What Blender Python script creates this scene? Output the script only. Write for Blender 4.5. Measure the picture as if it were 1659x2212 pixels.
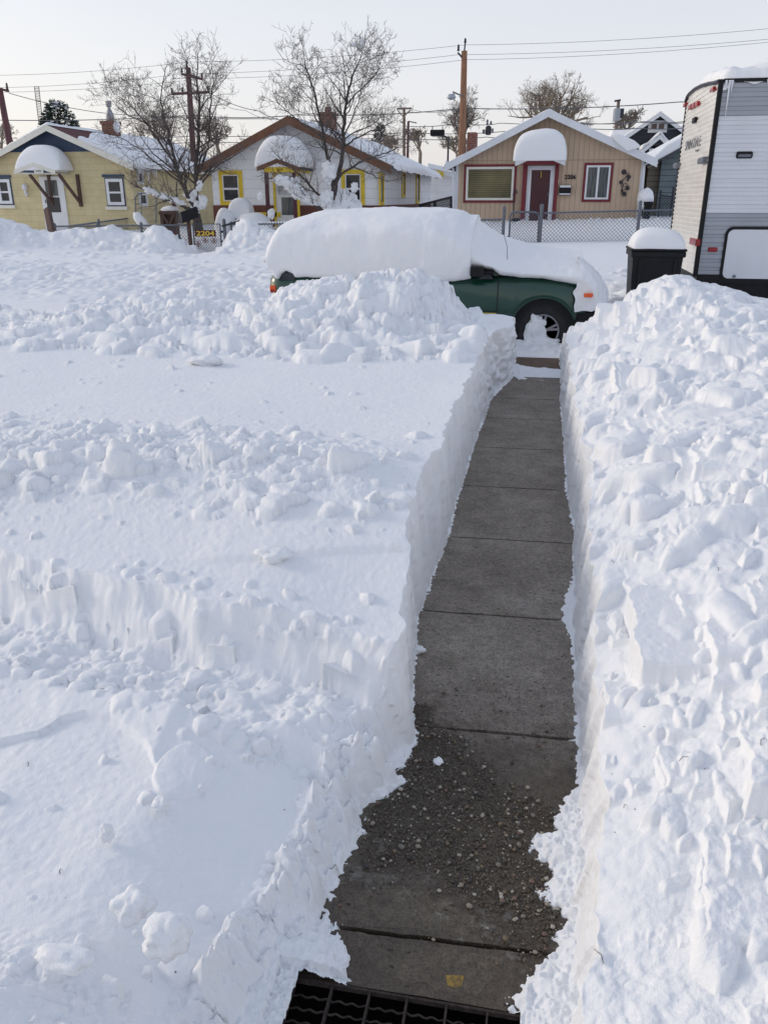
import bpy, bmesh, math, random
import numpy as np
from mathutils import Vector, noise as mnoise
random.seed(7); np.random.seed(7)
scn = bpy.context.scene
for o in list(bpy.data.objects): bpy.data.objects.remove(o)
# ---------------------------------------------------------------- camera
F=1742.0; PT=math.radians(21.2); YW=math.radians(10.5); CH=1.8
cam=bpy.data.cameras.new('camera'); camo=bpy.data.objects.new('camera',cam); scn.collection.objects.link(camo)
camo.location=(0,0,CH); camo.rotation_euler=(math.radians(90)-PT,0,YW)
cam.sensor_fit='VERTICAL'; cam.sensor_height=24; cam.lens=24*F/2212; cam.clip_start=0.05; cam.clip_end=3000
scn.camera=camo
# ---------------------------------------------------------------- sky
SUN_EL=math.radians(20); SUN_AZ=math.radians(-84)      # azimuth measured from +Y towards +X
w=bpy.data.worlds.new('World'); scn.world=w; w.use_nodes=True
nt=w.node_tree; nt.nodes.clear()
def N(t,**k):
    n=nt.nodes.new(t)
    for a,b in k.items(): setattr(n,a,b)
    return n
L=nt.links.new
out=N('ShaderNodeOutputWorld'); add=N('ShaderNodeAddShader')
sky=N('ShaderNodeTexSky',sky_type='NISHITA'); sky.sun_disc=False; sky.sun_elevation=SUN_EL; sky.sun_rotation=SUN_AZ; sky.dust_density=3.0
b1=N('ShaderNodeBackground'); b1.inputs[1].default_value=0.05; L(sky.outputs[0],b1.inputs[0])
tc=N('ShaderNodeTexCoord'); sx=N('ShaderNodeSeparateXYZ'); L(tc.outputs['Generated'],sx.inputs[0])
rp=N('ShaderNodeValToRGB'); e=rp.color_ramp.elements
e[0].position=0.0; e[0].color=(0.93,0.90,0.905,1); e[1].position=1.0; e[1].color=(0.53,0.60,0.74,1)
for p,c in ((0.10,(0.92,0.905,0.95,1)),(0.22,(0.83,0.84,0.905,1)),(0.5,(0.58,0.64,0.79,1))):
    q=e.new(p); q.color=c
L(sx.outputs['Z'],rp.inputs[0])
dot=N('ShaderNodeVectorMath',operation='DOT_PRODUCT'); L(tc.outputs['Generated'],dot.inputs[0]); dot.inputs[1].default_value=(-0.80,0.60,-0.55)
mr=N('ShaderNodeMapRange'); mr.inputs[1].default_value=0.45; mr.inputs[2].default_value=1.05; mr.inputs[3].default_value=0; mr.inputs[4].default_value=0.25; L(dot.outputs['Value'],mr.inputs[0])
mx=N('ShaderNodeMixRGB'); mx.inputs[2].default_value=(1.0,0.95,0.86,1); L(mr.outputs[0],mx.inputs[0]); L(rp.outputs[0],mx.inputs[1])
# high thin cloud, very faint
cn=N('ShaderNodeTexNoise'); cn.inputs['Scale'].default_value=3.0; cn.inputs['Detail'].default_value=4; mp=N('ShaderNodeMapping'); mp.inputs['Scale'].default_value=(1,1,5)
L(tc.outputs['Generated'],mp.inputs[0]); L(mp.outputs[0],cn.inputs[0])
mr2=N('ShaderNodeMapRange'); mr2.inputs[3].default_value=0.97; mr2.inputs[4].default_value=1.03; L(cn.outputs[0],mr2.inputs[0])
m2=N('ShaderNodeVectorMath',operation='SCALE'); L(mx.outputs[0],m2.inputs[0]); L(mr2.outputs[0],m2.inputs['Scale'])
b2=N('ShaderNodeBackground'); b2.inputs[1].default_value=0.78; L(m2.outputs[0],b2.inputs[0])
L(b1.outputs[0],add.inputs[0]); L(b2.outputs[0],add.inputs[1]); L(add.outputs[0],out.inputs[0])
sl=bpy.data.lights.new('sun','SUN'); sl.energy=0.95; sl.angle=math.radians(13); sl.color=(1.0,0.90,0.78)
so=bpy.data.objects.new('sun',sl); scn.collection.objects.link(so)
sd=Vector((math.sin(SUN_AZ)*math.cos(SUN_EL),math.cos(SUN_AZ)*math.cos(SUN_EL),math.sin(SUN_EL)))
so.rotation_euler=sd.to_track_quat('Z','Y').to_euler()
scn.view_settings.view_transform='Standard'; scn.view_settings.look='None'; scn.view_settings.exposure=-0.04; scn.view_settings.gamma=1.0
scn.render.engine='CYCLES'; scn.cycles.max_bounces=8; scn.cycles.diffuse_bounces=5
# ---------------------------------------------------------------- photo measurement helpers (give real positions on vertical planes)
cp,sp,cyw,syw=math.cos(PT),math.sin(PT),math.cos(YW),math.sin(YW)
def ray(u,v):
    a=(u-829.5)/F; b=(1106-v)/F
    y=cp+b*sp; z=-sp+b*cp
    return (a*cyw-y*syw, a*syw+y*cyw, z)
def atY(u,v,Y):
    r=ray(u,v); t=Y/r[1]; return (r[0]*t,Y,CH+r[2]*t)
def atZ(u,v,Z=0.0):
    r=ray(u,v); t=(Z-CH)/r[2]; return (r[0]*t,r[1]*t,Z)
def atX(u,v,X):
    r=ray(u,v); t=X/r[0]; return (X,r[1]*t,CH+r[2]*t)
C1=lambda x,y:(x*.28,165.9+y*.28)
C2=lambda x,y:(414.75+x*.3,165.9+y*.3)
C3=lambda x,y:(912.5+x*.34,165.9+y*.34)
C4=lambda x,y:(1327.2+x*.2625,99.5+y*.2625)
C5=lambda x,y:(564+x*.47,414.75+y*.47)
C6=lambda x,y:(165.9+x*.55,y*.55)
C7=lambda x,y:(373+x*.175,448+y*.175)
def PW(c,x,y,Y): return atY(*c(x,y),Y)
def PR(c,x0,y0,x1,y1,Y):
    a=atY(*c(x0,(y0+y1)/2),Y)[0]; b=atY(*c(x1,(y0+y1)/2),Y)[0]
    t=atY(*c((x0+x1)/2,y0),Y)[2]; d=atY(*c((x0+x1)/2,y1),Y)[2]
    return a,d,b,t      # x0,z0,x1,z1
# ---------------------------------------------------------------- materials
def mat(name,col,rough=0.6,metal=0.0,var=0.12,vscale=8.0,bump=0.0,bscale=40.0,spec=0.5,col2=None,det=4,trans=0,sss=0,stretch=None,coat=0):
    m=bpy.data.materials.new(name); m.use_nodes=True; t=m.node_tree; n=t.nodes; l=t.links.new
    b=n['Principled BSDF']; b.inputs['Roughness'].default_value=rough; b.inputs['Metallic'].default_value=metal
    b.inputs['Specular IOR Level'].default_value=spec
    if coat: b.inputs['Coat Weight'].default_value=coat; b.inputs['Coat Roughness'].default_value=0.08
    tcn=n.new('ShaderNodeTexCoord'); src=tcn.outputs['Object']
    if stretch:
        mpn=n.new('ShaderNodeMapping'); mpn.inputs['Scale'].default_value=stretch; l(src,mpn.inputs[0]); src=mpn.outputs[0]
    nz=n.new('ShaderNodeTexNoise'); nz.inputs['Scale'].default_value=vscale; nz.inputs['Detail'].default_value=det; l(src,nz.inputs[0])
    r=n.new('ShaderNodeValToRGB'); r.color_ramp.elements[0].position=0.3; r.color_ramp.elements[1].position=0.7
    c2=col2 or tuple(min(1,c*(1+var)) for c in col); c1=tuple(c*(1-var) for c in col) if not col2 else col
    r.color_ramp.elements[0].color=(*c1,1); r.color_ramp.elements[1].color=(*c2,1)
    l(nz.outputs[0],r.inputs[0]); l(r.outputs[0],b.inputs['Base Color'])
    if bump:
        nb=n.new('ShaderNodeTexNoise'); nb.inputs['Scale'].default_value=bscale; nb.inputs['Detail'].default_value=5; l(src,nb.inputs[0])
        bp=n.new('ShaderNodeBump'); bp.inputs['Strength'].default_value=bump; bp.inputs['Distance'].default_value=0.02; l(nb.outputs[0],bp.inputs['Height']); l(bp.outputs[0],b.inputs['Normal'])
    return m
def siding(name,col,scale,axis='X',depth=0.015,rough=0.7,groove=0.85,dirt=0.12,sharp=0.12):
    """boards: a groove every 1/scale metres along axis, plus weathering"""
    m=bpy.data.materials.new(name); m.use_nodes=True; t=m.node_tree; n=t.nodes; l=t.links.new
    b=n['Principled BSDF']; b.inputs['Roughness'].default_value=rough
    tcn=n.new('ShaderNodeTexCoord'); s=n.new('ShaderNodeSeparateXYZ'); l(tcn.outputs['Object'],s.inputs[0])
    ml=n.new('ShaderNodeMath'); ml.operation='MULTIPLY'; ml.inputs[1].default_value=scale; l(s.outputs[axis],ml.inputs[0])
    fr=n.new('ShaderNodeMath'); fr.operation='FRACT'; l(ml.outputs[0],fr.inputs[0])
    rp=n.new('ShaderNodeValToRGB'); rp.color_ramp.interpolation='EASE'; rp.color_ramp.elements[0].position=0; rp.color_ramp.elements[0].color=(0,0,0,1); rp.color_ramp.elements[1].position=sharp; rp.color_ramp.elements[1].color=(1,1,1,1)
    l(fr.outputs[0],rp.inputs[0])
    nz=n.new('ShaderNodeTexNoise'); nz.inputs['Scale'].default_value=1.3; nz.inputs['Detail'].default_value=6; l(tcn.outputs['Object'],nz.inputs[0])
    r2=n.new('ShaderNodeValToRGB'); r2.color_ramp.elements[0].position=0.3; r2.color_ramp.elements[1].position=0.75
    r2.color_ramp.elements[0].color=(*[c*(1-dirt) for c in col],1); r2.color_ramp.elements[1].color=(*[min(1,c*(1+dirt*.6)) for c in col],1); l(nz.outputs[0],r2.inputs[0])
    mxn=n.new('ShaderNodeMixRGB'); mxn.blend_type='MULTIPLY'; mxn.inputs[0].default_value=1-groove; l(r2.outputs[0],mxn.inputs[1]); l(rp.outputs[0],mxn.inputs[2]); l(mxn.outputs[0],b.inputs['Base Color'])
    bp=n.new('ShaderNodeBump'); bp.inputs['Strength'].default_value=0.8; bp.inputs['Distance'].default_value=depth; l(rp.outputs[0],bp.inputs['Height']); l(bp.outputs[0],b.inputs['Normal'])
    return m
def brickmat(name,c1,c2,mortar,sx_=0.4,sc=5.0,bw=.42,rh=.2,bump=.5):
    m=bpy.data.materials.new(name); m.use_nodes=True; t=m.node_tree; n=t.nodes; l=t.links.new
    b=n['Principled BSDF']; b.inputs['Roughness'].default_value=0.85
    tcn=n.new('ShaderNodeTexCoord'); s=n.new('ShaderNodeSeparateXYZ'); l(tcn.outputs['Object'],s.inputs[0])
    ad=n.new('ShaderNodeMath'); ad.operation='ADD'; l(s.outputs['X'],ad.inputs[0]); l(s.outputs['Y'],ad.inputs[1])
    cb=n.new('ShaderNodeCombineXYZ'); l(ad.outputs[0],cb.inputs[0]); l(s.outputs['Z'],cb.inputs[1])
    br=n.new('ShaderNodeTexBrick'); br.inputs['Scale'].default_value=1; br.inputs['Brick Width'].default_value=bw; br.inputs['Row Height'].default_value=rh
    br.inputs['Mortar Size'].default_value=0.01; br.inputs['Color1'].default_value=(*c1,1); br.inputs['Color2'].default_value=(*c2,1); br.inputs['Mortar'].default_value=(*mortar,1)
    l(cb.outputs[0],br.inputs[0]); 
    nz=n.new('ShaderNodeTexNoise'); nz.inputs['Scale'].default_value=3; nz.inputs['Detail'].default_value=8; l(tcn.outputs['Object'],nz.inputs[0])
    mr_=n.new('ShaderNodeMapRange'); mr_.inputs[3].default_value=.8; mr_.inputs[4].default_value=1.12; l(nz.outputs[0],mr_.inputs[0])
    vm=n.new('ShaderNodeVectorMath'); vm.operation='SCALE'; l(br.outputs[0],vm.inputs[0]); l(mr_.outputs[0],vm.inputs['Scale']); l(vm.outputs[0],b.inputs['Base Color'])
    bp=n.new('ShaderNodeBump'); bp.inputs['Strength'].default_value=bump; bp.inputs['Distance'].default_value=0.01; bp.invert=True; l(br.outputs['Fac'],bp.inputs['Height']); l(bp.outputs[0],b.inputs['Normal'])
    return m
def snowmat(name,col=(0.84,0.848,0.862),fine=1.0,dirt=0.0,coarse=1.0):
    m=bpy.data.materials.new(name); m.use_nodes=True; t=m.node_tree; n=t.nodes; l=t.links.new
    b=n['Principled BSDF']; b.inputs['Roughness'].default_value=0.75; b.inputs['Specular IOR Level'].default_value=0.25
    b.inputs['Base Color'].default_value=(*col,1)
    tcn=n.new('ShaderNodeTexCoord')
    n1=n.new('ShaderNodeTexNoise'); n1.inputs['Scale'].default_value=260; n1.inputs['Detail'].default_value=3; l(tcn.outputs['Object'],n1.inputs[0])
    n2=n.new('ShaderNodeTexNoise'); n2.inputs['Scale'].default_value=38; n2.inputs['Detail'].default_value=5; n2.inputs['Roughness'].default_value=.6; l(tcn.outputs['Object'],n2.inputs[0])
    bp=n.new('ShaderNodeBump'); bp.inputs['Strength'].default_value=0.5*fine; bp.inputs['Distance'].default_value=0.004; l(n1.outputs[0],bp.inputs['Height'])
    bq=n.new('ShaderNodeBump'); bq.inputs['Strength'].default_value=0.10*coarse; bq.inputs['Distance'].default_value=0.02; l(n2.outputs[0],bq.inputs['Height']); l(bp.outputs[0],bq.inputs['Normal']); l(bq.outputs[0],b.inputs['Normal'])
    if dirt:
        n3=n.new('ShaderNodeTexNoise'); n3.inputs['Scale'].default_value=5.5; n3.inputs['Detail'].default_value=9; n3.inputs['Roughness'].default_value=.72; l(tcn.outputs['Object'],n3.inputs[0])
        r=n.new('ShaderNodeValToRGB'); r.color_ramp.elements[0].position=.64; r.color_ramp.elements[0].color=(*col,1); r.color_ramp.elements[1].position=.78; r.color_ramp.elements[1].color=(0.55,0.50,0.42,1)
        l(n3.outputs[0],r.inputs[0]); mxn=n.new('ShaderNodeMixRGB'); mxn.inputs[0].default_value=dirt; mxn.inputs[1].default_value=(*col,1); l(r.outputs[0],mxn.inputs[2]); l(mxn.outputs[0],b.inputs['Base Color'])
    return m
M={}
M['snow']=snowmat('snow',dirt=0.45)
M['snow2']=snowmat('snow_cap',coarse=.6)
M['dirtysnow']=snowmat('dirty_snow',dirt=1.0)
M['bark']=mat('bark',(0.075,0.062,0.058),0.9,var=.35,vscale=12,bump=.6,bscale=30)
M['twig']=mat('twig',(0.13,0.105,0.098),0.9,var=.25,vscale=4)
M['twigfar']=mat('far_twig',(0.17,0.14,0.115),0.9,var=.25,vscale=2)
M['twigbrown']=mat('brown_twig',(0.24,0.195,0.15),0.9,var=.25,vscale=2)
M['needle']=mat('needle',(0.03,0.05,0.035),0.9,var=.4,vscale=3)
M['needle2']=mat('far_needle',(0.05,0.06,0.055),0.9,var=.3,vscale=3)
M['white']=mat('white_paint',(0.74,0.75,0.76),0.5,var=.05,vscale=3)
M['whitetrim']=mat('trim_paint',(0.70,0.72,0.76),0.5,var=.06,vscale=3)
M['cream']=mat('cream_frame',(0.72,0.70,0.62),0.5,var=.05)
M['navy']=mat('navy_paint',(0.035,0.065,0.125),0.6,var=.15,vscale=3)
M['yelltrim']=mat('yellow_paint',(0.72,0.52,0.035),0.55,var=.12,vscale=5)
M['maroon']=mat('maroon_paint',(0.075,0.015,0.025),0.5,var=.2,vscale=6)
M['red']=mat('red_paint',(0.17,0.012,0.022),0.5,var=.15,vscale=4)
M['reddoor']=mat('dark_red_door',(0.055,0.005,0.010),0.35,var=.12,vscale=4)
M['brown']=mat('brown_paint',(0.16,0.072,0.038),0.65,var=.2,vscale=4)
M['basebrown']=mat('foundation_paint',(0.14,0.05,0.035),0.75,var=.2,vscale=3)
M['wood']=mat('weathered_wood',(0.10,0.06,0.05),0.85,var=.3,vscale=6,bump=.4,stretch=(6,6,1))
M['pole']=mat('pole_wood',(0.26,0.135,0.08),0.85,var=.3,vscale=5,bump=.4,stretch=(8,8,.6))
M['pole2']=mat('old_pole_wood',(0.10,0.045,0.05),0.85,var=.3,vscale=5,stretch=(8,8,.6))
M['polegrey']=mat('grey_pole_wood',(0.19,0.14,0.11),0.85,var=.3,vscale=5)
M['wire']=mat('wire',(0.10,0.10,0.12),0.6)
M['metal']=mat('galvanised',(0.15,0.165,0.19),0.5,.5,var=.2,vscale=20)
M['mesh']=mat('chain_wire',(0.11,0.125,0.15),0.55,.4,var=.2,vscale=20)
M['black']=mat('black_plastic',(0.010,0.010,0.012),0.55,var=.3,vscale=6,spec=.25)
M['darkmetal']=mat('dark_metal',(0.035,0.035,0.045),0.5,.3)
M['glass']=mat('dark_glass',(0.018,0.021,0.026),0.08,var=.4,vscale=2.2,spec=.6)
M['curtain']=mat('curtain_behind_glass',(0.10,0.11,0.11),0.12,var=.5,vscale=3,stretch=(10,1,.6))
M['blind']=siding('window_blind',(0.20,0.17,0.075),18,'Z',.01,rough=.18,groove=.25,dirt=.5,sharp=.5)
M['brick']=brickmat('chimney_brick',(0.26,0.085,0.05),(0.19,0.055,0.04),(0.25,0.2,0.17),bw=.21,rh=.075)
M['yellwall']=brickmat('yellow_block',(0.68,0.58,0.34),(0.65,0.555,0.325),(0.58,0.49,0.28),bw=.62,rh=.21,bump=.35)
M['tanwall']=siding('tan_siding',(0.56,0.42,0.30),6.4,'X',.012,groove=.62,dirt=.10,sharp=.14)
M['whitewall']=siding('white_siding',(0.87,0.88,0.90),3.3,'Z',.012,groove=.82,dirt=.08,sharp=.06)
M['bluewall']=siding('slate_siding',(0.035,0.04,0.052),5,'Z',.02,groove=.6)
M['shedwall']=siding('weathered_siding',(0.16,0.20,0.215),5.5,'Z',.03,groove=.4,dirt=.35)
M['shedwall2']=siding('lit_brown_siding',(0.27,0.24,0.20),5.5,'Z',.03,groove=.4,dirt=.4)  # brown-grey boards of the shed's lit left part, brightness put into the colour
M['shingle']=mat('shingle',(0.10,0.03,0.03),0.9,var=.3,vscale=14,bump=.5)
M['shinglegrey']=mat('grey_shingle',(0.08,0.08,0.09),0.9,var=.3,vscale=14,bump=.5)
M['green']=mat('green_car_paint',(0.005,0.048,0.030),0.30,.15,var=.1,vscale=1.5,coat=.7)
M['tyre']=mat('tyre_rubber',(0.018,0.018,0.02),0.85,var=.3,vscale=12,bump=.3)
M['alloy']=mat('alloy_rim',(0.42,0.42,0.45),0.3,.9)
M['orange']=mat('orange_lens',(0.75,0.10,0.015),0.2,var=.15)
M['redlens']=mat('red_lens',(0.30,0.006,0.012),0.2,var=.2)
M['rvwhite']=mat('rv_white_metal',(0.66,0.68,0.72),0.33,.1,var=.05,vscale=2)
M['rvgrey']=mat('rv_grey_metal',(0.34,0.36,0.40),0.35,.15,var=.06,vscale=2)
M['rvrear']=mat('rv_rear_metal',(0.66,0.65,0.62),0.28,.15,var=.16,vscale=2.5,col2=(0.80,0.78,0.74),stretch=(1,1,5))
M['sign']=mat('sign_paint',(0.07,0.01,0.018),0.5)
M['gold']=mat('gold_paint',(0.78,0.55,0.06),0.5)
M['rust']=mat('rusty_steel',(0.035,0.024,0.021),0.9,.0,var=.5,vscale=60,bump=.6,bscale=120)
M['pit']=mat('pit_shade_black',(0.003,0.003,0.003),1.0,spec=0)  # near-black colour stands in for the shade below the grate
M['greyplate']=mat('plate_grey',(0.45,0.45,0.45),.6)
# ---------------------------------------------------------------- mesh building
class MB:
    def __init__(s): s.v=[]; s.f=[]; s.uvs=None
    def box(s,x0,y0,z0,x1,y1,z1):
        b=len(s.v); s.v+=[(x0,y0,z0),(x1,y0,z0),(x1,y1,z0),(x0,y1,z0),(x0,y0,z1),(x1,y0,z1),(x1,y1,z1),(x0,y1,z1)]
        s.f+=[tuple(b+i for i in q) for q in ((0,3,2,1),(4,5,6,7),(0,1,5,4),(1,2,6,5),(2,3,7,6),(3,0,4,7))]; return s
    def prismY(s,poly,y0,y1):
        """polygon of (x,z), counter-clockwise seen from -Y, extruded y0..y1"""
        b=len(s.v); n=len(poly); s.v+=[(x,y0,z) for x,z in poly]+[(x,y1,z) for x,z in poly]
        s.f.append(tuple(b+i for i in range(n))); s.f.append(tuple(b+n+i for i in reversed(range(n))))
        for i in range(n): j=(i+1)%n; s.f.append((b+j,b+i,b+n+i,b+n+j))
        return s
    def prismX(s,poly,x0,x1):
        b=len(s.v); n=len(poly); s.v+=[(x0,y,z) for y,z in poly]+[(x1,y,z) for y,z in poly]
        s.f.append(tuple(b+i for i in reversed(range(n)))); s.f.append(tuple(b+n+i for i in range(n)))
        for i in range(n): j=(i+1)%n; s.f.append((b+i,b+j,b+n+j,b+n+i))
        return s
    def tube(s,pts,rad,sides=6,cap=True):
        pts=[Vector(p) for p in pts]; n=len(pts)
        if not hasattr(rad,'__len__'): rad=[rad]*n
        b=len(s.v); up=None
        for i,p in enumerate(pts):
            d=(pts[min(i+1,n-1)]-pts[max(i-1,0)])
            if d.length<1e-9: d=Vector((0,0,1))
            d.normalize()
            if up is None: up=Vector((0,0,1)) if abs(d.z)<.9 else Vector((1,0,0))
            a=d.cross(up)
            if a.length<1e-6: a=d.cross(Vector((0,1,0)))
            a.normalize(); c=a.cross(d).normalized(); up=c
            for k in range(sides):
                t=2*math.pi*k/sides; s.v.append(tuple(p+(a*math.cos(t)+c*math.sin(t))*rad[i]))
        for i in range(n-1):
            for k in range(sides):
                q=(k+1)%sides; s.f.append((b+i*sides+k,b+i*sides+q,b+(i+1)*sides+q,b+(i+1)*sides+k))
        if cap and sides>2: s.f.append(tuple(b+k for k in reversed(range(sides)))); s.f.append(tuple(b+(n-1)*sides+k for k in range(sides)))
        return s
    def bar(s,a,b_,w,h=None):
        """rectangular bar between two points"""
        h=h or w; a=Vector(a); c=Vector(b_); d=(c-a).normalized(); up=Vector((0,1,0)) if abs(d.y)<.8 else Vector((0,0,1))
        e=d.cross(up).normalized()*w/2; g=up.cross(e).cross(up); u=d.cross(e).normalized()*h/2
        k=len(s.v)
        for p in (a,c): s.v+=[tuple(p-e-u),tuple(p+e-u),tuple(p+e+u),tuple(p-e+u)]
        s.f+=[tuple(k+i for i in q) for q in ((0,3,2,1),(4,5,6,7),(0,1,5,4),(1,2,6,5),(2,3,7,6),(3,0,4,7))]; return s
    def lathe(s,prof,c=(0,0,0),n=20,axis='Z'):
        b=len(s.v); m=len(prof)
        for r,h in prof:
            for k in range(n):
                t=2*math.pi*k/n; x,y=r*math.cos(t),r*math.sin(t)
                p=(x,y,h) if axis=='Z' else ((x,h,y) if axis=='Y' else (h,x,y))
                s.v.append((p[0]+c[0],p[1]+c[1],p[2]+c[2]))
        for i in range(m-1):
            for k in range(n): q=(k+1)%n; s.f.append((b+i*n+k,b+i*n+q,b+(i+1)*n+q,b+(i+1)*n+k))
        s.f.append(tuple(b+k for k in range(n))); s.f.append(tuple(b+(m-1)*n+k for k in range(n)))
        return s
    def blob(s,c,r,seed=0,sub=2,amp=.25,freq=1.6):
        """irregular snow lump; r=(rx,ry,rz)"""
        bm=bmesh.new(); bmesh.ops.create_icosphere(bm,subdivisions=sub,radius=1.0); b=len(s.v)
        for v in bm.verts:
            p=v.co.copy(); d=1+amp*mnoise.noise(p*freq+Vector((seed*3.7,seed*1.3,seed)))+amp*.5*mnoise.noise(p*freq*2.7+Vector((seed,9,2)))
            s.v.append((c[0]+p.x*d*r[0],c[1]+p.y*d*r[1],c[2]+p.z*d*r[2]))
        for f in bm.faces: s.f.append(tuple(b+v.index for v in f.verts))
        bm.free(); return s
    def build(s,name,m,parent=None,smooth=False,bevel=0):
        me=bpy.data.meshes.new(name); me.from_pydata(s.v,[],s.f); me.update()
        bm=bmesh.new(); bm.from_mesh(me)
        bmesh.ops.recalc_face_normals(bm,faces=bm.faces)
        if bevel: bmesh.ops.bevel(bm,geom=[e_ for e_ in bm.edges if e_.is_manifold and e_.calc_face_angle(0)>.6],offset=bevel,segments=2,affect='EDGES',profile=.5)
        bm.to_mesh(me); bm.free()
        if smooth:
            me.polygons.foreach_set('use_smooth',[True]*len(me.polygons))
        me.materials.append(M[m] if isinstance(m,str) else m)
        o=bpy.data.objects.new(name,me); scn.collection.objects.link(o)
        if parent: o.parent=parent; o.matrix_parent_inverse=parent.matrix_world.inverted() if False else o.matrix_parent_inverse
        return o
def tag(o,label=None,cat=None,group=None,kind=None):
    if label: o['label']=label
    if cat: o['category']=cat
    if group: o['group']=group
    if kind: o['kind']=kind
    return o
class Root:
    pass
def thing(name,label,cat,loc=(0,0,0),group=None):
    o=bpy.data.objects.new(name,None); scn.collection.objects.link(o); o.location=loc; o.empty_display_size=.2
    return tag(o,label,cat,group)
def finish(root):
    """parts were modelled in world coordinates; move the root empty to the thing's base without moving them"""
    for c in root.children:
        c.location=Vector(c.location)-root.location
def text(name,body,m,parent,x,z,height,Y,width=None,depth=.01,off=0.0,facing='-Y',shear=0,spacing=1.0):
    cu=bpy.data.curves.new(name,'FONT'); cu.body=body; cu.size=1; cu.extrude=depth; cu.offset=off; cu.shear=shear; cu.space_character=spacing
    ob=bpy.data.objects.new('tmp',cu); scn.collection.objects.link(ob)
    dg=bpy.context.evaluated_depsgraph_get(); me=bpy.data.meshes.new_from_object(ob.evaluated_get(dg)); bpy.data.objects.remove(ob)
    n=len(me.vertices); a=np.empty(n*3); me.vertices.foreach_get('co',a); a=a.reshape(-1,3)
    mn=a.min(0); mxx=a.max(0); sc=height/(mxx[1]-mn[1]); sxx=(width/(mxx[0]-mn[0])) if width else sc
    u=(a[:,0]-mn[0])*sxx; h=(a[:,1]-mn[1])*sc; d=a[:,2]
    if facing=='-Y': r=np.stack([x+u,Y-d,z+h],1)
    else: r=np.stack([Y-d,x-u,z+h],1)      # faces -X: Y is the plane's X, x the starting Y
    me.vertices.foreach_set('co',r.ravel()); me.update(); me.materials.clear(); me.materials.append(M[m])
    me.name=name; o=bpy.data.objects.new(name,me); scn.collection.objects.link(o); o.parent=parent
    return o
# ---------------------------------------------------------------- snow terrain
def _h(ix,iy,s):
    h=(ix.astype(np.int64)*374761393+iy.astype(np.int64)*668265263+s*974634777)&0xffffffff
    h=((h^(h>>13))*1274126177)&0xffffffff; h=h^(h>>16)
    return (h&0xffff)/65535.0*2-1
def vn(x,y,s=0):
    ix=np.floor(x); iy=np.floor(y); fx=x-ix; fy=y-iy; u=fx*fx*fx*(fx*(fx*6-15)+10); v=fy*fy*fy*(fy*(fy*6-15)+10)
    a=_h(ix,iy,s); b=_h(ix+1,iy,s); c=_h(ix,iy+1,s); d=_h(ix+1,iy+1,s)
    return a+(b-a)*u+(c-a)*v+(a-b-c+d)*u*v
def fbm(x,y,o=4,s=0,g=.5):
    t=0; a=1.0; ca,sa=.8,.6
    for i in range(o):
        t=t+a*vn(x,y,s+i*17); x,y=(x*ca-y*sa)*2.03+3.1,(x*sa+y*ca)*2.03+7.7; a*=g
    return t
def sst(a,b,x):
    t=np.clip((x-a)/(b-a),0,1); return t*t*(3-2*t)
def ip(x,pts):
    p=np.array(pts,float); return np.interp(x,p[:,0],p[:,1])
Lpt=[(1060,862),(1045,905),(1022,968),(995,1052),(965,1165),(905,1325),(888,1480),(897,1600),(870,1650),(845,1665),(872,1690),(795,1745),(770,1830),(720,1925),(696,1968),(700,2000),(738,2060),(780,2130)]
Rpt=[(1210,862),(1213,905),(1218,968),(1222,1052),(1243,1165),(1236,1250),(1214,1312),(1238,1400),(1248,1600),(1250,1690),(1215,1775),(1195,1800),(1150,1815),(1150,1850),(1200,1880),(1190,1930),(1222,1995),(1170,2070),(1110,2160)]
ledge=sorted([(p[1],p[0]) for p in (atZ(*q) for q in Lpt)]); redge=sorted([(p[1],p[0]) for p in (atZ(*q) for q in Rpt)])
def fixm(t,a,b):
    r=[]; 
    for y,x in t:
        if not r or y>r[-1][0]+.012: r.append((y,x))
    return [a]+r+b
ledge=fixm(ledge,(.2,-.30),[(8.75,-.22),(9.3,-.20),(9.9,-.22),(10.4,-.3)])
redge=fixm(redge,(.2,.02),[(8.8,.30),(10.4,.31)])
lwall=[(y,x-(.05*max(0,min(1,(1.62-y)/.15)))) for y,x in ledge if y>1.36 ]
lwall=[(.2,-.54),(1.30,-.53),(1.38,-.50)]+[(y,min(x,-.45-.03*(1.7-y)) if y<1.62 else x) for y,x in ledge if y>1.42]
def xL(Y): return ip(Y,lwall)+.010*fbm(Y*9,Y*0+3,3,5)
def xR(Y): return ip(Y,redge)+.010*fbm(Y*9,Y*0+8,3,6)
def ytrench(X): return 2.27-.19*X
LED=sorted((p[0],p[1]) for p in (atZ(u,v,.25) for u,v in ((-200,1610),(0,1602),(80,1590),(130,1565),(180,1558),(240,1565),(285,1590),(320,1630),(345,1700))))
LOB=atZ(395,1655,.26)
def heap_ridge(X): # crest height of the ploughed heap in front of the car
    return ip(X,[(-20,.52),(-7,.42),(-6.2,.44),(-5.6,.50),(-5.0,.55),(-4.4,.69),(-3.86,.75),(-3.48,.78),(-3.2,.71),(-2.92,.68),(-2.58,.90),(-2.26,.98),(-1.96,.95),(-1.76,1.02),(-1.46,.97),(-1.31,1.0),(-1.02,.86),(-.76,.61),(-.5,.58),(0,.5),(.3,.5)])
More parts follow.
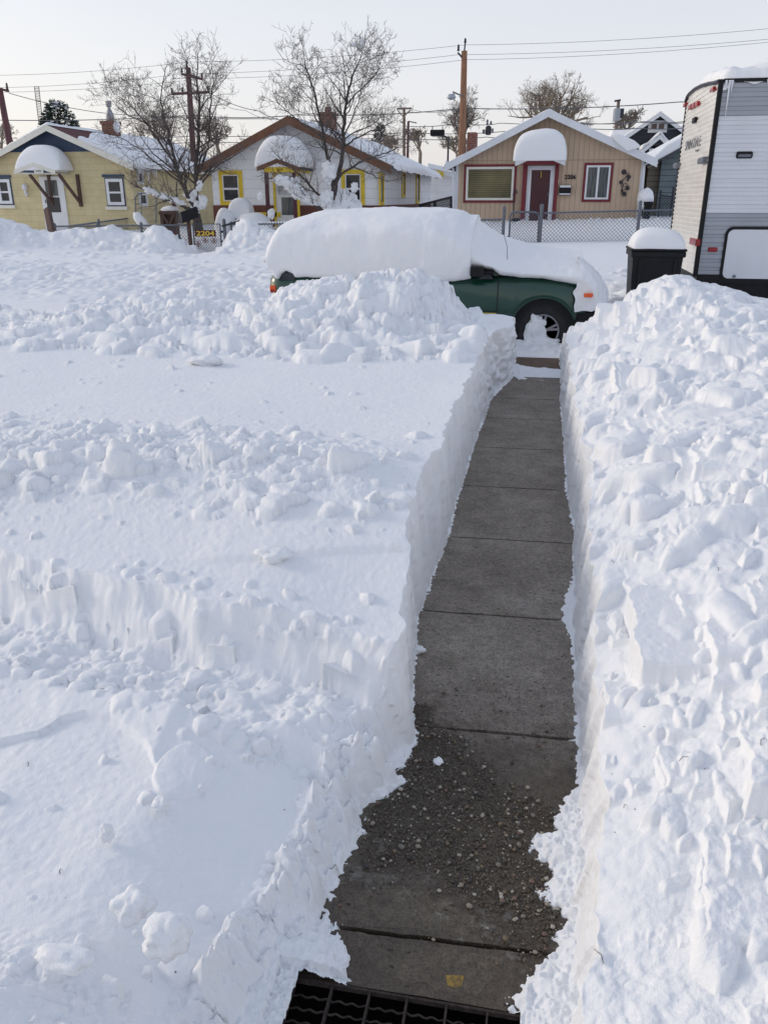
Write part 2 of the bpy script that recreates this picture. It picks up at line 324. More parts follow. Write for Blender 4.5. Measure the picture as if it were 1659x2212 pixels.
def far_z(X,Y):
    street=.43
    z24=.50+.019*(X+10); z28=.88+.026*(X+11)
    z24=np.clip(z24,.3,.95); z28=np.clip(z28,.62,1.5)
    z=street+(z24-street)*sst(19.5,23.2,Y); z=z+(z28-z24)*sst(23.8,27.6,Y)
    # wheel-track and plough relief in the street
    z=z-.05*sst(-2.2,-3.4,X)*sst(10.3,10.8,Y)*(1-sst(20.5,22,Y))+.24*sst(11.2,14.8,Y)*(1-sst(17.6,20.5,Y))*sst(-2.2,-3.8,X)+.05*np.exp(-((Y-17.2)/.8)**2)*(X<20)
    # piles along the far pavement
    z=z*(1-.93*sst(-.85,-.6,X)*sst(.75,.5,X)*sst(12.1,11.5,Y))
    def g(cx,cy,rx,ry,h): return h*np.exp(-((X-cx)/rx)**2-((Y-cy)/ry)**2)
    z=z+g(-15.7,22.6,1.3,.9,.86)+g(-13.4,22.9,1.0,.7,.50)+g(-12.2,23.1,.7,.6,.42)+g(-10.85,23.0,.62,.6,.58)+g(-8.25,23.1,.42,.55,.66)+g(-7.5,23.1,.5,.6,.36)+g(-6.4,22.9,1.0,.7,.26)
    z=z-g(-9.6,22.9,.55,1.5,.34)
    return z
def left_z(X,Y):
    z=.60-.15*sst(3.5,2.45,Y)-.06*sst(-1.0,-.5,X)*sst(3.0,2.4,Y)+.012*fbm(X*.9,Y*.9,3,21)
    # side path trodden across the yard
    yt=ytrench(X)+.022*fbm(X*5+Y*3,Y*1.5,3,31)+.03*vn(X*1.7,Y*0,32)
    near=.245+.035*np.exp(-((Y-(yt-.47))/.09)**2)+.018*fbm(X*1.7,Y*1.7,3,41)
    near=near+.020*sst(.0,.014,Y-ip(X,LED)-.008*fbm(X*12,Y*0,2,33))*sst(LOB[0]-.06,LOB[0]-.12,X)
    near=near+.012*sst(0.0,.010,.085-np.hypot((X-LOB[0]),(Y-LOB[1])*.75)+.006*fbm(X*12,Y*12,2,34))
    near=near-.07*np.exp(-((X+.60)/.09)**2-((Y-1.10)/.06)**2)
    near=near+.09*np.exp(-((Y-.95)/.20)**2)*sst(-.30,-.45,X)+.05*sst(1.2,.7,Y)
    near=near*(1-.52*sst(-1.0,-.52,X))
    floor=.225+.02*fbm(X*5,Y*5,4,51)+.012*fbm(X*18,Y*18,3,52)
    t_floor=sst(yt-.46,yt-.36,Y)
    t_wall=np.clip((Y+.018*fbm(X*4+Y*5,Y*2,3,53)+.010*fbm(X*16,Y*16,3,54)-yt+.12)/.13,0,1); t_wall=t_wall**1.3*(2-t_wall)**.3*1.0; t_wall=np.clip(t_wall,0,1)
    z2=near+(floor-near)*t_floor
    z=z2+(z-z2)*t_wall
    z=z-.07*np.exp(-((Y-2.12)/.16)**2)*sst(-.78,-.45,X)
    # wind ripples/drift scarps on the smooth part
    z=z+.018*sst(0,.03,(Y-(2.78+.10*np.sin(X*3.1+2.5))))*np.exp(-((Y-2.8)/.3)**2)*sst(-.35,-.5,X)*sst(-1.4,-1.1,X)
    band=np.exp(-((Y-3.55-.12*X*0)/.48)**2)*sst(-.45,-.8,X)
    z=z+.05*band*(1+.5*fbm(X*1.3,Y*1.3,2,61))
    # the heap
    c=heap_ridge(X)+.05*fbm(X*1.4,Y*.5,2,71)
    toe=ip(X,[(-8,6.7),(-4,6.3),(-2.6,6.35),(-1.4,6.9),(-.8,7.6),(-.4,8.2)])
    up=sst(0,1,(Y-toe)/(8.75-toe)); up=up**.9
    zz=z+(np.maximum(c,.5)-z)*up
    dn=sst(9.25,10.25,Y)
    zf=far_z(X,Y)
    return zz+(zf-zz)*dn
def right_z(X,Y):
    d=np.maximum(X-.28,0)
    def pr(p): return ip(X,p)
    P=[(.0,pr([(.2,.12),(.35,.16),(.7,.30),(1.3,.42),(4,.5)])),(1.4,pr([(.2,.18),(.35,.24),(.6,.36),(1,.48),(1.6,.55),(4,.6)])),(2.2,pr([(.25,.28),(.4,.36),(.7,.50),(1.2,.62),(2,.68),(5,.7)])),
       (4.2,pr([(.28,.42),(.5,.53),(.9,.66),(1.5,.76),(2.5,.80),(5,.8)])),(6.5,pr([(.28,.44),(.55,.58),(.9,.70),(1.4,.84),(2.2,.86),(5,.8)])),(9.0,pr([(.28,.38),(.45,.42),(.70,.54),(.9,.70),(1.1,.90),(1.35,1.04),(1.7,.98),(2.1,.88),(2.45,.78),(4,.7)]))]
    z=P[0][1]
    for (ya,_),(yb,zb_) in zip(P[:-1],P[1:]): z=z+(zb_-z)*sst(ya,yb,Y)
    z=z+.05*fbm(X*1.1,Y*.8,3,81)*sst(.05,.6,d)
    dn=sst(9.55,10.35,Y)
    return z+(far_z(X,Y)-z)*dn
CH_=[]   # chunks: cx,cy,r,h,tilt,kind
rg=np.random.RandomState(11)
def chunks(n,fx,fy,fr,fh,keep=lambda x,y:True,sink=.3,flat=.5,el=1.0):
    k=0
    while k<n:
        x=rg.uniform(*fx); y=rg.uniform(*fy)
        if rg.rand()>keep(x,y): continue
        k+=1; u=rg.rand()
        r=fr[0]*(fr[1]/fr[0])**(u**1.7); CH_.append((x,y,r,r*rg.uniform(*fh),sink,rg.rand()<flat,rg.randint(1<<30),el))
g2=lambda x,m,s:math.exp(-((x-m)/s)**2)
# left: the rubble band, the heap, the ridge beside the side path, foreground lumps, strays on the smooth part
chunks(1300,(-3.9,-.50),(2.9,4.5),(.012,.085),(.35,.75),lambda x,y:g2(y,3.5+.1*math.sin(x*3),.42)*(1 if x<-.9 else .35))
chunks(9,(-2.6,-.8),(3.0,3.9),(.09,.15),(.5,.8),sink=.2)
chunks(900,(-8.5,-4.2),(6.2,9.6),(.03,.15),(.35,.7),lambda x,y:g2(y,8.0,1.2) if y>7 else g2(y,7.1+.2*math.sin(x*2),.55),sink=.35)
chunks(1300,(-4.9,-.55),(6.2,9.8),(.045,.21),(.40,.75),lambda x,y:1.0*(g2(y,8.0,1.25) if y>7 else g2(y,7.1+.2*math.sin(x*2),.55))*(1 if x<-1 else .5),sink=.35)
chunks(45,(-4.3,-1.2),(6.6,8.4),(.18,.28),(.40,.65),sink=.3,flat=.2)
chunks(1400,(-4.9,-.6),(6.3,9.0),(.02,.07),(.4,.8),lambda x,y:1.0,sink=.1)
chunks(40,(-4.6,-1.2),(6.7,8.6),(.10,.24),(.45,.7),sink=.25,flat=1)
chunks(60,(-5,-.5),(4.4,6.6),(.012,.05),(.4,.8),lambda x,y:.4)
chunks(420,(-2.9,-.45),(1.5,2.9),(.010,.055),(.3,.7),lambda x,y:g2(y,ytrench(x)-.44,.07)+.45*g2(y,ytrench(x)-.22,.13))
chunks(60,(-2.9,-.40),(1.9,3.0),(.02,.05),(.4,.7),lambda x,y:g2(y,ytrench(x)+.05,.08))
chunks(260,(-1.3,-.28),(.55,1.35),(.012,.055),(.4,.85),lambda x,y:1 if (y<1.12 and x<-.36) or (x>-.58) else .06,sink=.25)
chunks(170,(-.62,-.30),(1.2,2.0),(.012,.055),(.4,.8),sink=.25)
chunks(14,(-1.4,-.5),(1.1,1.9),(.015,.035),(.5,.9),sink=.1)
# right bank
chunks(1300,(.32,5.0),(.4,9.7),(.02,.17),(.22,.5),lambda x,y:1 if y>x*1.2 else .2,sink=.4,el=1.5)
chunks(520,(.30,2.4),(.5,4.6),(.012,.06),(.25,.5),lambda x,y:1 if y>x*1.5 else .1,sink=.4,el=1.4)
chunks(80,(.5,3.0),(2.2,9.0),(.09,.19),(.28,.5),sink=.3,el=1.3)
chunks(170,(.42,2.8),(1.6,9.2),(.05,.20),(.35,.6),lambda x,y:min(1,y/5),sink=.25,flat=1)
nearN=len(CH_)
# far street rubble and piles
chunks(3200,(-14,-2.8),(11.0,15.8),(.03,.11),(.3,.6),lambda x,y:(g2(y,13.2,1.9) if x>-1.05*y+2 else 0),sink=.3)
chunks(500,(-20,8),(15.5,18.5),(.06,.18),(.25,.5),lambda x,y:g2(y,17.1,.7),sink=.3)
chunks(900,(-19,-5),(21.0,23.8),(.06,.26),(.3,.6),lambda x,y:g2(y,22.7,.7)*(0.03 if -10.15<x<-8.75 else 1),sink=.4)
chunks(260,(-1,2.2),(10.9,15.5),(.05,.22),(.25,.5),lambda x,y:1 if x>.9 else .3,sink=.3)
chunks(120,(-3,3.5),(27,27.7),(.05,.16),(.3,.6),sink=.3)
def smax(a,b,k):
    h=np.clip(k-np.abs(a-b),0,None)/k; return np.maximum(a,b)+h*h*k*.25
def stamp(X,Yr,Z,lst,base,cell):
    w1=fbm(X*3.1,Yr[:,None]*3.1+0*X,3,91); w2=fbm(X*3.1+40,Yr[:,None]*3.1+0*X,3,92)
    for (cx,cy,r,h,sink,flat,seed,el) in sorted(lst,key=lambda c:-c[2]):
        R=r*1.35*el; i0,i1=np.searchsorted(Yr,[cy-R,cy+R])
        if i1-i0<2: continue
        Xs=X[i0:i1]; mid=Xs[(i1-i0)//2]; cols=np.nonzero(np.abs(mid-cx)<R*1.1)[0]
        if len(cols)<2: continue
        j0,j1=cols[0],cols[-1]+1; rs=np.random.RandomState(seed)
        x=Xs[:,j0:j1]-cx+w1[i0:i1,j0:j1]*r*.22; y=Yr[i0:i1,None]-cy+w2[i0:i1,j0:j1]*r*.22
        th=rs.uniform(0,6.28) if el==1 else rs.normal(.9,.35)
        c,s=math.cos(th),math.sin(th); e=rs.uniform(.75,1.0)*(1 if el==1 else .62)
        u=(x*c+y*s)/(r*el); v=(-x*s+y*c)/(r*e)
        nk=rs.randint(5,8); d=np.hypot(u,v)*.62
        a0=rs.uniform(0,6.28)
        for k in range(nk):
            a=a0+k*6.283/nk+rs.uniform(-.35,.35); o=rs.uniform(.62,1.0)
            d=smax(d,(u*math.cos(a)+v*math.sin(a))/o,.18)
        tx,ty=rs.normal(0,.33,2)
        prof=1-np.clip(d,0,1.3)**(5 if flat else 2.3)
        prof=np.where(prof>0,np.sqrt(np.clip(prof,0,1))*1.0,prof*2)
        b0=float(base(np.array([[cx]]),np.array([[cy]]))[0,0])
        zc=b0-sink*h+h*prof+(u*tx+v*ty)*h*(.9 if el==1 else .55)
        Zs=Z[i0:i1,j0:j1]
        Z[i0:i1,j0:j1]=smax(Zs,zc,max(.004,r*(.10 if el==1 else .2)))
    return Z
def gridmesh(name,X,Y,Z,m,keep=None):
    nr,nc=X.shape; co=np.stack([X,Y,Z],-1).reshape(-1,3).astype(np.float32)
    i=np.arange(nr-1)[:,None]*nc+np.arange(nc-1)[None,:]; q=np.stack([i,i+1,i+nc+1,i+nc],-1).reshape(-1,4)
    if keep is not None: q=q[keep.ravel()]
    me=bpy.data.meshes.new(name); me.vertices.add(len(co)); me.vertices.foreach_set('co',co.ravel())
    n=len(q); me.loops.add(n*4); me.loops.foreach_set('vertex_index',q.ravel().astype(np.int32)); me.polygons.add(n)
    me.polygons.foreach_set('loop_start',np.arange(n,dtype=np.int32)*4); me.polygons.foreach_set('use_smooth',np.ones(n,bool))
    me.update(calc_edges=True); me.materials.append(M[m]); o=bpy.data.objects.new(name,me); scn.collection.objects.link(o)
    return o
def rowsY(y0,y1,n,zc=1.25):
    th=np.linspace(math.atan2(zc,y0),math.atan2(zc,y1),n); return zc/np.tan(th)
def side(sign,n,ncol,nwall,edge,base,T,name):
    Yr=rowsY(.40,10.45,n); Yc=Yr[:,None]
    if sign<0:
        wall=ip(Yr,[(0,.13),(1.2,.13),(1.7,.15),(2.1,.17),(2.33,.10),(2.46,.035),(11,.035)])
    else:
        wall=ip(Yr,[(0,.05),(11,.02)])
    x0=edge(Yr); 
    if sign>0: x0=np.maximum(x0,ip(Yr,[(0,.15),(1.2,.165),(1.6,.195),(2.4,.235),(3.5,.262),(11,.28)])+.010*np.sin(Yr*3.7)) 
    xs=x0+sign*wall
    jit=.016*fbm(Yr*7,Yr*0+sign,3,101)+.01*np.abs(vn(Yr*22,Yr*0,102))
    xs=xs+sign*jit
    t=np.concatenate([np.linspace(0,1,ncol)**1.12, 1+np.geomspace(.02,1,36)*0+0]) if False else np.linspace(0,1,ncol)**1.1
    W=T(Yr); ext=np.geomspace(.03,1,34)
    cols=W[:,None]*t[None,:]; cols=np.concatenate([cols,W[:,None]+ext[None,:]*(34-W)[:,None]],1)
    X=xs[:,None]+sign*cols
    Yf=Yc+0*X
    Z=base(X,Yf)
    Z+=.0012*fbm(X*11,Yf*11,4,111)
    if sign>0: Z+=.014*fbm(X*6,Yf*6,4,112)+.03*np.abs(fbm(X*1.6+.4*Yf,Yf*1.3,3,113))-.02+.012*fbm(X*14,Yf*14,3,117)*sst(0,.5,fbm(X*2,Yf*2,2,116))
    if sign>0: Z,X_=Z,X
    lst=[c for c in CH_[:nearN] if (c[0]<.1)==(sign<0)]
    if sign>0: Zs=stamp(X,Yr,Z,lst,base,0)
    else: Zs=stamp(X[:,::-1],Yr,Z[:,::-1],lst,base,0)[:,::-1]
    for _ in range(1 if sign>0 else 0):
        Zm=Zs.copy(); Zm[1:-1,1:-1]=.4*Zs[1:-1,1:-1]+.15*(Zs[:-2,1:-1]+Zs[2:,1:-1]+Zs[1:-1,:-2]+Zs[1:-1,2:]); Zs=Zm
    if sign<0:
        hz=sst(6.5,7.3,Yf)*sst(9.6,8.8,Yf)*sst(-.6,-1.0,X); bz=np.exp(-((Yf-3.55)/.5)**2)*sst(-.5,-.9,X); fz=sst(1.25,1.0,Yf)*sst(-.3,-.4,X)
        Zs=Zs+hz*(.030*np.abs(fbm(X*9,Yf*9,4,131))-.01)+bz*(.014*np.abs(fbm(X*17,Yf*17,4,132)))+fz*.010*np.abs(fbm(X*26,Yf*26,4,133))
    else: Zs=Zs+.008*(np.abs(fbm(X*16,Yf*16,5,134))-.3)*np.clip(.35+fbm(X*1.7,Yf*1.7,2,135),0,1)
    Z=Zs+.0014*fbm(X*45,Yf*45,2,114)
    # wall below the rim
    s=np.linspace(0,1,nwall)[:-1][None,:]; zt=Z[:,:1]
    slope=sst(.05,.15,wall)[:,None] if sign<0 else 0*Yc
    zw=-.025+(zt+.025)*(s*(1-slope)+slope*(1-(1-s)**1.7))
    fy=np.mod(Yc*3.7+zw*.6+.5*vn(Yc*1.3,zw*0,120),1.0); facet=.024*(fy-.5)*sst(1.0,.9,fy)+.006*np.abs(vn(Yc*9,zw*1.5,119))
    rough_=sst(5.5,8,Yc)*1.0+.14
    flute=facet+rough_*(.022*fbm(Yc*9+zw*5,zw*2.2+0*Yc,3,121)+.012*np.abs(fbm(Yc*22,zw*9,3,122))+.010*fbm(Yc*6,zw*14,2,123))+.003*fbm(Yc*50,zw*50,3,118)
    if sign<0: flute=flute*(1+.9*sst(6,8.5,Yc))+ .03*sst(5.5,8.5,Yc)*np.abs(fbm(Yc*6,zw*7,3,124))
    env=np.clip(s*6,0,1)*np.clip((1-s)*5,0,1)
    xw=x0[:,None]+(xs-x0)[:,None]*s+sign*flute*env*1.0
    zw=zw+slope*env*(.030*fbm(xw*13,Yc*13,4,125)+.05*np.abs(fbm(xw*9,Yc*9,4,126))+.035*np.abs(fbm(xw*24,Yc*24,3,127))-.02)
    Xa=np.concatenate([xw,X],1); Za=np.concatenate([zw,Z],1); Ya=Yc+0*Xa
    # foot of the wall: ragged crumbs
    return Xa,Ya,Za,nwall-1
XA,YA,ZA,nw=side(-1,1050,640,46,xL,left_z,lambda Y:.80*Y+.85,'l')
# split off the ploughed heap as its own mesh
cxm=(XA[:-1,:-1]+XA[1:,1:])/2; cym=(YA[:-1,:-1]+YA[1:,1:])/2
toeA=ip(cxm,[(-8,6.7),(-4,6.3),(-2.6,6.35),(-1.4,6.9),(-.8,7.6),(-.4,8.2)])
hm=(cym>toeA-.12+.05*vn(cxm*5,cym*0,7))&(cxm<-.62)&(cym<10.2)
heapL=hm&(cxm<-4.7+.2*vn(cym*2,cym*0,9)); heapM=hm&~heapL
tag(gridmesh('snow_ground',XA,YA,ZA,'snow',~hm),kind='structure')
tag(gridmesh('snow_heap',XA,YA,ZA,'snow',heapM),'big heap of shovelled snow blocks in front of the snow-covered green car','snow heap')
tag(gridmesh('snow_windrow',XA,YA,ZA,'snow',heapL),'low ploughed ridge of broken snow along the kerb at the left edge','snow ridge')
LA=(XA,YA,ZA)
XA,YA,ZA,nw=side(1,1050,520,46,xR,right_z,lambda Y:.42*Y+.55,'r')
tag(gridmesh('snow_bank',XA,YA,ZA,'snow'),'high lumpy bank of shovelled snow along the right side of the cleared path','snow bank')
# dark specks and bits of twig on the snow
mb=MB(); rs=np.random.RandomState(77)
for (A,n_) in ((LA,70),((XA,YA,ZA),90)):
    k=0
    while k<n_:
        i=rs.randint(20,A[0].shape[0]-60); j=rs.randint(50,A[0].shape[1]-50); x,y,z=A[0][i,j],A[1][i,j],A[2][i,j]
        if rs.rand()>(.9 if y<2.2 else .35): continue
        k+=1; q=.0007+.0013*rs.rand()**2
        if rs.rand()<.4: a=rs.uniform(0,6.28); l_=.012+.03*rs.rand(); mb.tube([(x,y,z+.002),(x+l_*.5*math.cos(a),y+l_*.5*math.sin(a),z+.006),(x+l_*math.cos(a+.3),y+l_*math.sin(a+.3),z+.003)],.0009,4)
        else: mb.blob((x,y,z+q*.3),(q*1.3,q,q*.8),k,1,.4)
M['speck']=mat('dark_debris',(0.05,0.04,0.03),.9)
tag(mb.build('debris','speck'),'tiny dark specks and twig bits scattered over the near snow',kind='stuff')
# far snow
Yr=np.concatenate([np.linspace(9.9,19,190),np.linspace(19.05,30,230)[0:],np.geomspace(30.3,900,40)]); xt=np.concatenate([-np.geomspace(1,40,14)[::-1]*1.0-26,np.linspace(-26,12,900),12+np.geomspace(1,60,14)])
X=np.repeat(xt[None,:],len(Yr),0)*np.maximum(1,Yr/30)[:,None]; Y=Yr[:,None]+0*X
Z=far_z(X,Y)+.010*fbm(X*.7,Y*.7,3,201)
rough=np.exp(-((Y-13.3)/1.8)**2)*sst(-2,-3,X)+.6*np.exp(-((Y-22.4)/1.1)**2)*sst(-3,-5,X)
Z+=.05*rough*fbm(X*2.2,Y*2.2,4,202)+.05*np.abs(fbm(X*5,Y*5,3,204))*np.exp(-((Y-13.3)/1.9)**4)*sst(-2,-3,X)+.02*fbm(X*3,Y*3,3,203)*np.exp(-((Y-17.1)/.8)**2)
stamp(X,Yr,Z,CH_[nearN:],far_z,0)
inner=(Yr[:,None]<10.4)&(X>-30)
Z=np.where(inner,Z-.03,Z)
cxm=(X[:-1,:-1]+X[1:,1:])/2; cym=(Y[:-1,:-1]+Y[1:,1:])/2
pk=(cym>20.9)&(cym<23.75)
pileA=pk&(cxm<-14.75)&(cxm>-18.8); pileB=pk&(cxm<-10.75)&(cxm>=-14.75); pileC=pk&(cxm>-9.75)&(cxm<-5.2)
tag(gridmesh('snow_street',X,Y,Z,'snow',~(pileA|pileB|pileC)),kind='structure')
tag(gridmesh('snow_pile',X,Y,Z,'dirtysnow',pileA),'dirty snow pile at the left edge in front of the yellow house','snow pile')
tag(gridmesh('snow_pile',X,Y,Z,'snow',pileB),'long white snow pile against the chain-link fence left of the 2204 gate','snow pile')
tag(gridmesh('snow_pile',X,Y,Z,'snow',pileC),'pointed snow pile just right of the 2204 gate behind the car','snow pile')
# thin snow creeping over the path edges
Yr=rowsY(1.05,9.2,900,1.8); xt=np.linspace(-.66,.50,420); X=np.repeat(xt[None,:],len(Yr),0); Y=Yr[:,None]+0*X
def ledg(Yv): return ip(Yv,ledge)
xl=ledg(Yr)[:,None]; xr=ip(Yr,redge)[:,None]
sl_=np.where(X<0,(xl-X),(X-xr)); wob=.022*fbm(X*10,Y*10,4,301)+.012*fbm(X*60,Y*60,2,302)*sst(3.0,2.0,Y)
near_=sst(2.4,2.0,Y)
d=sl_+wob*(.25+1.0*near_)
Z=np.clip(d*.55,-.03,.045)+.006*fbm(X*50,Y*50,3,303)*(d>-.01)-.002
# grate corner: snow thins out to grains left of the grate
cov=.008*fbm(X*90,Y*90,3,304)-.006
Z=np.where((Y<1.40)&(X>-.52)&(X<-.30),np.minimum(Z,cov+.03*sst(-.32,-.46,X)),Z)
Z=Z
# the loose clump on the gravel
kp=((X+0*Y)>-9)[:-1,:-1]&~(((Y<1.385)&(X>-.47)&(X<.07))[:-1,:-1])
tag(gridmesh('snow_edge',X,Y,Z,'snow',kp),kind='structure')
# crust of snow between the last slab and the sidewalk, and at the wheel
xt=np.linspace(-.5,.5,150); Yr=np.linspace(8.7,10.75,220); X=np.repeat(xt[None,:],len(Yr),0); Y=Yr[:,None]+0*X
Z=.035*np.exp(-((Y-9.12)/.20)**4)+.05*sst(9.98,10.2,Y)+.04*sst(10.2,10.6,Y)-.012+.012*fbm(X*9,Y*9,4,311)+.03*sst(.10,-.25,X)*np.exp(-((Y-9.2)/.4)**2)
Z+=.035*sst(10.05,10.2,Y)*np.abs(fbm(X*5,Y*5,3,312))
tag(gridmesh('snow_crust',X,Y,Z,'snow'),kind='structure')
# ---------------------------------------------------------------- concrete path
def concrete(name='old_concrete',tint=(1,1,1),damp_on=True):
    m=bpy.data.materials.new(name); m.use_nodes=True; t=m.node_tree; n=t.nodes; l=t.links.new; b=n['Principled BSDF']
    tcn=n.new('ShaderNodeTexCoord'); O=tcn.outputs['Object']
    def nz(s,d=5,r=.55):
        q=n.new('ShaderNodeTexNoise'); q.inputs['Scale'].default_value=s; q.inputs['Detail'].default_value=d; q.inputs['Roughness'].default_value=r; l(O,q.inputs[0]); return q.outputs[0]
    def ramp(i,*st):
        q=n.new('ShaderNodeValToRGB'); e=q.color_ramp.elements
        e[0].position,e[0].color=st[0][0],(*st[0][1],1); e[1].position,e[1].color=st[-1][0],(*st[-1][1],1)
        for p,c in st[1:-1]: k=e.new(p); k.color=(*c,1)
        l(i,q.inputs[0]); return q.outputs[0]
    def mix(f,a,b_,mode='MIX'):
        q=n.new('ShaderNodeMixRGB'); q.blend_type=mode
        if isinstance(f,float): q.inputs[0].default_value=f
        else: l(f,q.inputs[0])
        for k,v in ((1,a),(2,b_)):
            if isinstance(v,tuple): q.inputs[k].default_value=(*v,1)
            else: l(v,q.inputs[k])
        return q.outputs[0]
    base=ramp(nz(2.2,6,.6),(.3,(.185,.158,.136)),(.52,(.245,.215,.188)),(.75,(.30,.268,.238)))
    grit=ramp(nz(170,3,.7),(.28,(.42,.42,.42)),(.5,(1,1,1)),(.72,(1.5,1.46,1.40)))
    c=mix(1.0,base,grit,'MULTIPLY'); c=mix(1.0,c,ramp(nz(44,4,.75),(.32,(.68,.66,.63)),(.52,(1,1,1)),(.7,(1.22,1.2,1.17))),'MULTIPLY'); c=mix(1.0,c,ramp(nz(7,5,.7),(.35,(.78,.75,.70)),(.6,(1.05,1.04,1.02))),'MULTIPLY')
    v=n.new('ShaderNodeTexVoronoi'); v.inputs['Scale'].default_value=62; l(O,v.inputs[0]); sp1=ramp(v.outputs['Distance'],(.10,(1,1,1)),(.17,(0,0,0)))
    pick=ramp(nz(31,2),(.56,(0,0,0)),(.62,(1,1,1)))
    c=mix(mix(1.0,sp1,pick,'MULTIPLY'),c,(.24,.225,.20))
    v2=n.new('ShaderNodeTexVoronoi'); v2.inputs['Scale'].default_value=24; mpn=n.new('ShaderNodeMapping'); mpn.inputs['Scale'].default_value=(.7,1.6,1); l(O,mpn.inputs[0]); l(mpn.outputs[0],v2.inputs[0])
    pit=mix(1.0,ramp(v2.outputs['Distance'],(.10,(1,1,1)),(.16,(0,0,0))),ramp(nz(5.5,2),(.50,(0,0,0)),(.54,(1,1,1))),'MULTIPLY')
    c=mix(pit,c,(.045,.038,.03))
    # damp, dark part near the steps, and ground-in soil
    s=n.new('ShaderNodeSeparateXYZ'); l(O,s.inputs[0])
    yy=n.new('ShaderNodeMath'); yy.operation='MULTIPLY_ADD'; l(nz(4.5,6,.65),yy.inputs[0]); yy.inputs[1].default_value=-.9; l(s.outputs['Y'],yy.inputs[2])
    damp=ramp(yy.outputs[0],(0.0,(1,1,1)),(1.0,(1,1,1)))
    dm=n.new('ShaderNodeMapRange'); dm.inputs[1].default_value=1.80; dm.inputs[2].default_value=2.12; dm.inputs[3].default_value=1; dm.inputs[4].default_value=0; l(yy.outputs[0],dm.inputs[0])
    c=mix(dm.outputs[0],c,mix(1.0,c,(.34,.30,.25),'MULTIPLY'))
    if damp_on:
        def mth(op,a,b_):
            q=n.new('ShaderNodeMath'); q.operation=op
            for k,v in ((0,a),(1,b_)):
                if isinstance(v,(int,float)): q.inputs[k].default_value=v
                else: l(v,q.inputs[k])
            return q.outputs[0]
        X_,Y_=s.outputs['X'],s.outputs['Y']
        d1=mth('SUBTRACT',2.24,mth('ADD',Y_,mth('MULTIPLY',X_,1.1))); d2=mth('ADD',mth('SUBTRACT',Y_,1.64),mth('MULTIPLY',X_,.40))
        dd=mth('ADD',mth('MINIMUM',d1,d2),mth('ADD',mth('MULTIPLY',mth('SUBTRACT',nz(6,6,.65),.5),1.1),mth('MULTIPLY',mth('SUBTRACT',nz(75,4,.7),.5),.22)))
        mk=n.new('ShaderNodeMapRange'); mk.inputs[1].default_value=-.06; mk.inputs[2].default_value=.14; l(dd,mk.inputs[0])
        soil=ramp(nz(120,4,.75),(.3,(.028,.021,.014)),(.5,(.080,.063,.044)),(.68,(.17,.14,.105)))
        c=mix(mk.outputs[0],c,soil)
        pd=mth('MULTIPLY',ramp(nz(13,7,.7),(.56,(0,0,0)),(.63,(1,1,1))),mth('MULTIPLY',mth('GREATER_THAN',d2,-.12),mth('LESS_THAN',d2,.10)))
        c=mix(mth('MULTIPLY',pd,.55),c,(.22,.205,.18))
    c=mix(1.0,c,tint,'MULTIPLY')
    l(c,b.inputs['Base Color'])
    rr=n.new('ShaderNodeMapRange'); rr.inputs[3].default_value=.85; rr.inputs[4].default_value=.55; l(dm.outputs[0],rr.inputs[0]); l(rr.outputs[0],b.inputs['Roughness'])
    bp=n.new('ShaderNodeBump'); bp.inputs['Strength'].default_value=.5; bp.inputs['Distance'].default_value=.004; l(nz(150,5,.7),bp.inputs['Height'])
    bq=n.new('ShaderNodeBump'); bq.invert=True; bq.inputs['Strength'].default_value=.8; bq.inputs['Distance'].default_value=.008; l(pit,bq.inputs['Height']); l(bp.outputs[0],bq.inputs['Normal']); l(bq.outputs[0],b.inputs['Normal'])
    return m
M['concrete']=concrete()
M['soil']=mat('wet_soil',(0.030,0.022,0.015),0.8,var=.5,vscale=40,bump=1,bscale=140,col2=(0.065,0.05,0.036),det=8)
M['brownboard']=mat('brown_sidewalk',(0.13,0.085,0.06),0.8,var=.2,vscale=10,bump=.3,bscale=100)
joints=[1.385,1.56,2.47,3.36,4.27,5.17,6.10,7.02,7.80,8.86]
mb=MB()
for a,b_ in zip(joints[:-1],joints[1:]):
    # each slab: a thin box with slightly wavy ends
    n=26; x0,x1=-.62,.36; k=len(mb.v)
    tilt=random.uniform(-.004,.004)
    for j,(yy_,sg) in enumerate(((a,1),(b_,-1))):
        for i in range(n+1):
            x=x0+(x1-x0)*i/n; sk=.035*(x+.1)
            mb.v.append((x,yy_+sk*(yy_>1.4)+sg*(.0075+.006*mnoise.noise(Vector((x*14,yy_*7,j)))),-.004+.0*tilt)); 
    for i in range(n+1):
        pass
    top=[k+i for i in range(n+1)]; bt=[k+n+1+i for i in range(n+1)]
    for i in range(n): mb.f.append((top[i],top[i+1],bt[i+1],bt[i]))
    for j,row in enumerate((top,bt)):
        kk=len(mb.v)
        for i in range(n+1): v=mb.v[row[i]]; mb.v.append((v[0],v[1],-.06))
        for i in range(n): mb.f.append((row[i],row[i+1],kk+i+1,kk+i))
tag(mb.build('concrete_path','concrete'),kind='structure')
mb=MB().box(-60,-8,-.30,60,1.384,-.28); 
mb=MB(); k=0; mb.v=[(-60,1.39,-.022),(60,1.39,-.022),(60,40,-.022),(-60,40,-.022)]; mb.f=[(0,1,2,3)]
tag(mb.build('ground','soil'),kind='structure')
mb=MB().box(-.7,9.35,-.03,.6,10.0,.004); tag(mb.build('sidewalk','brownboard'),kind='structure')
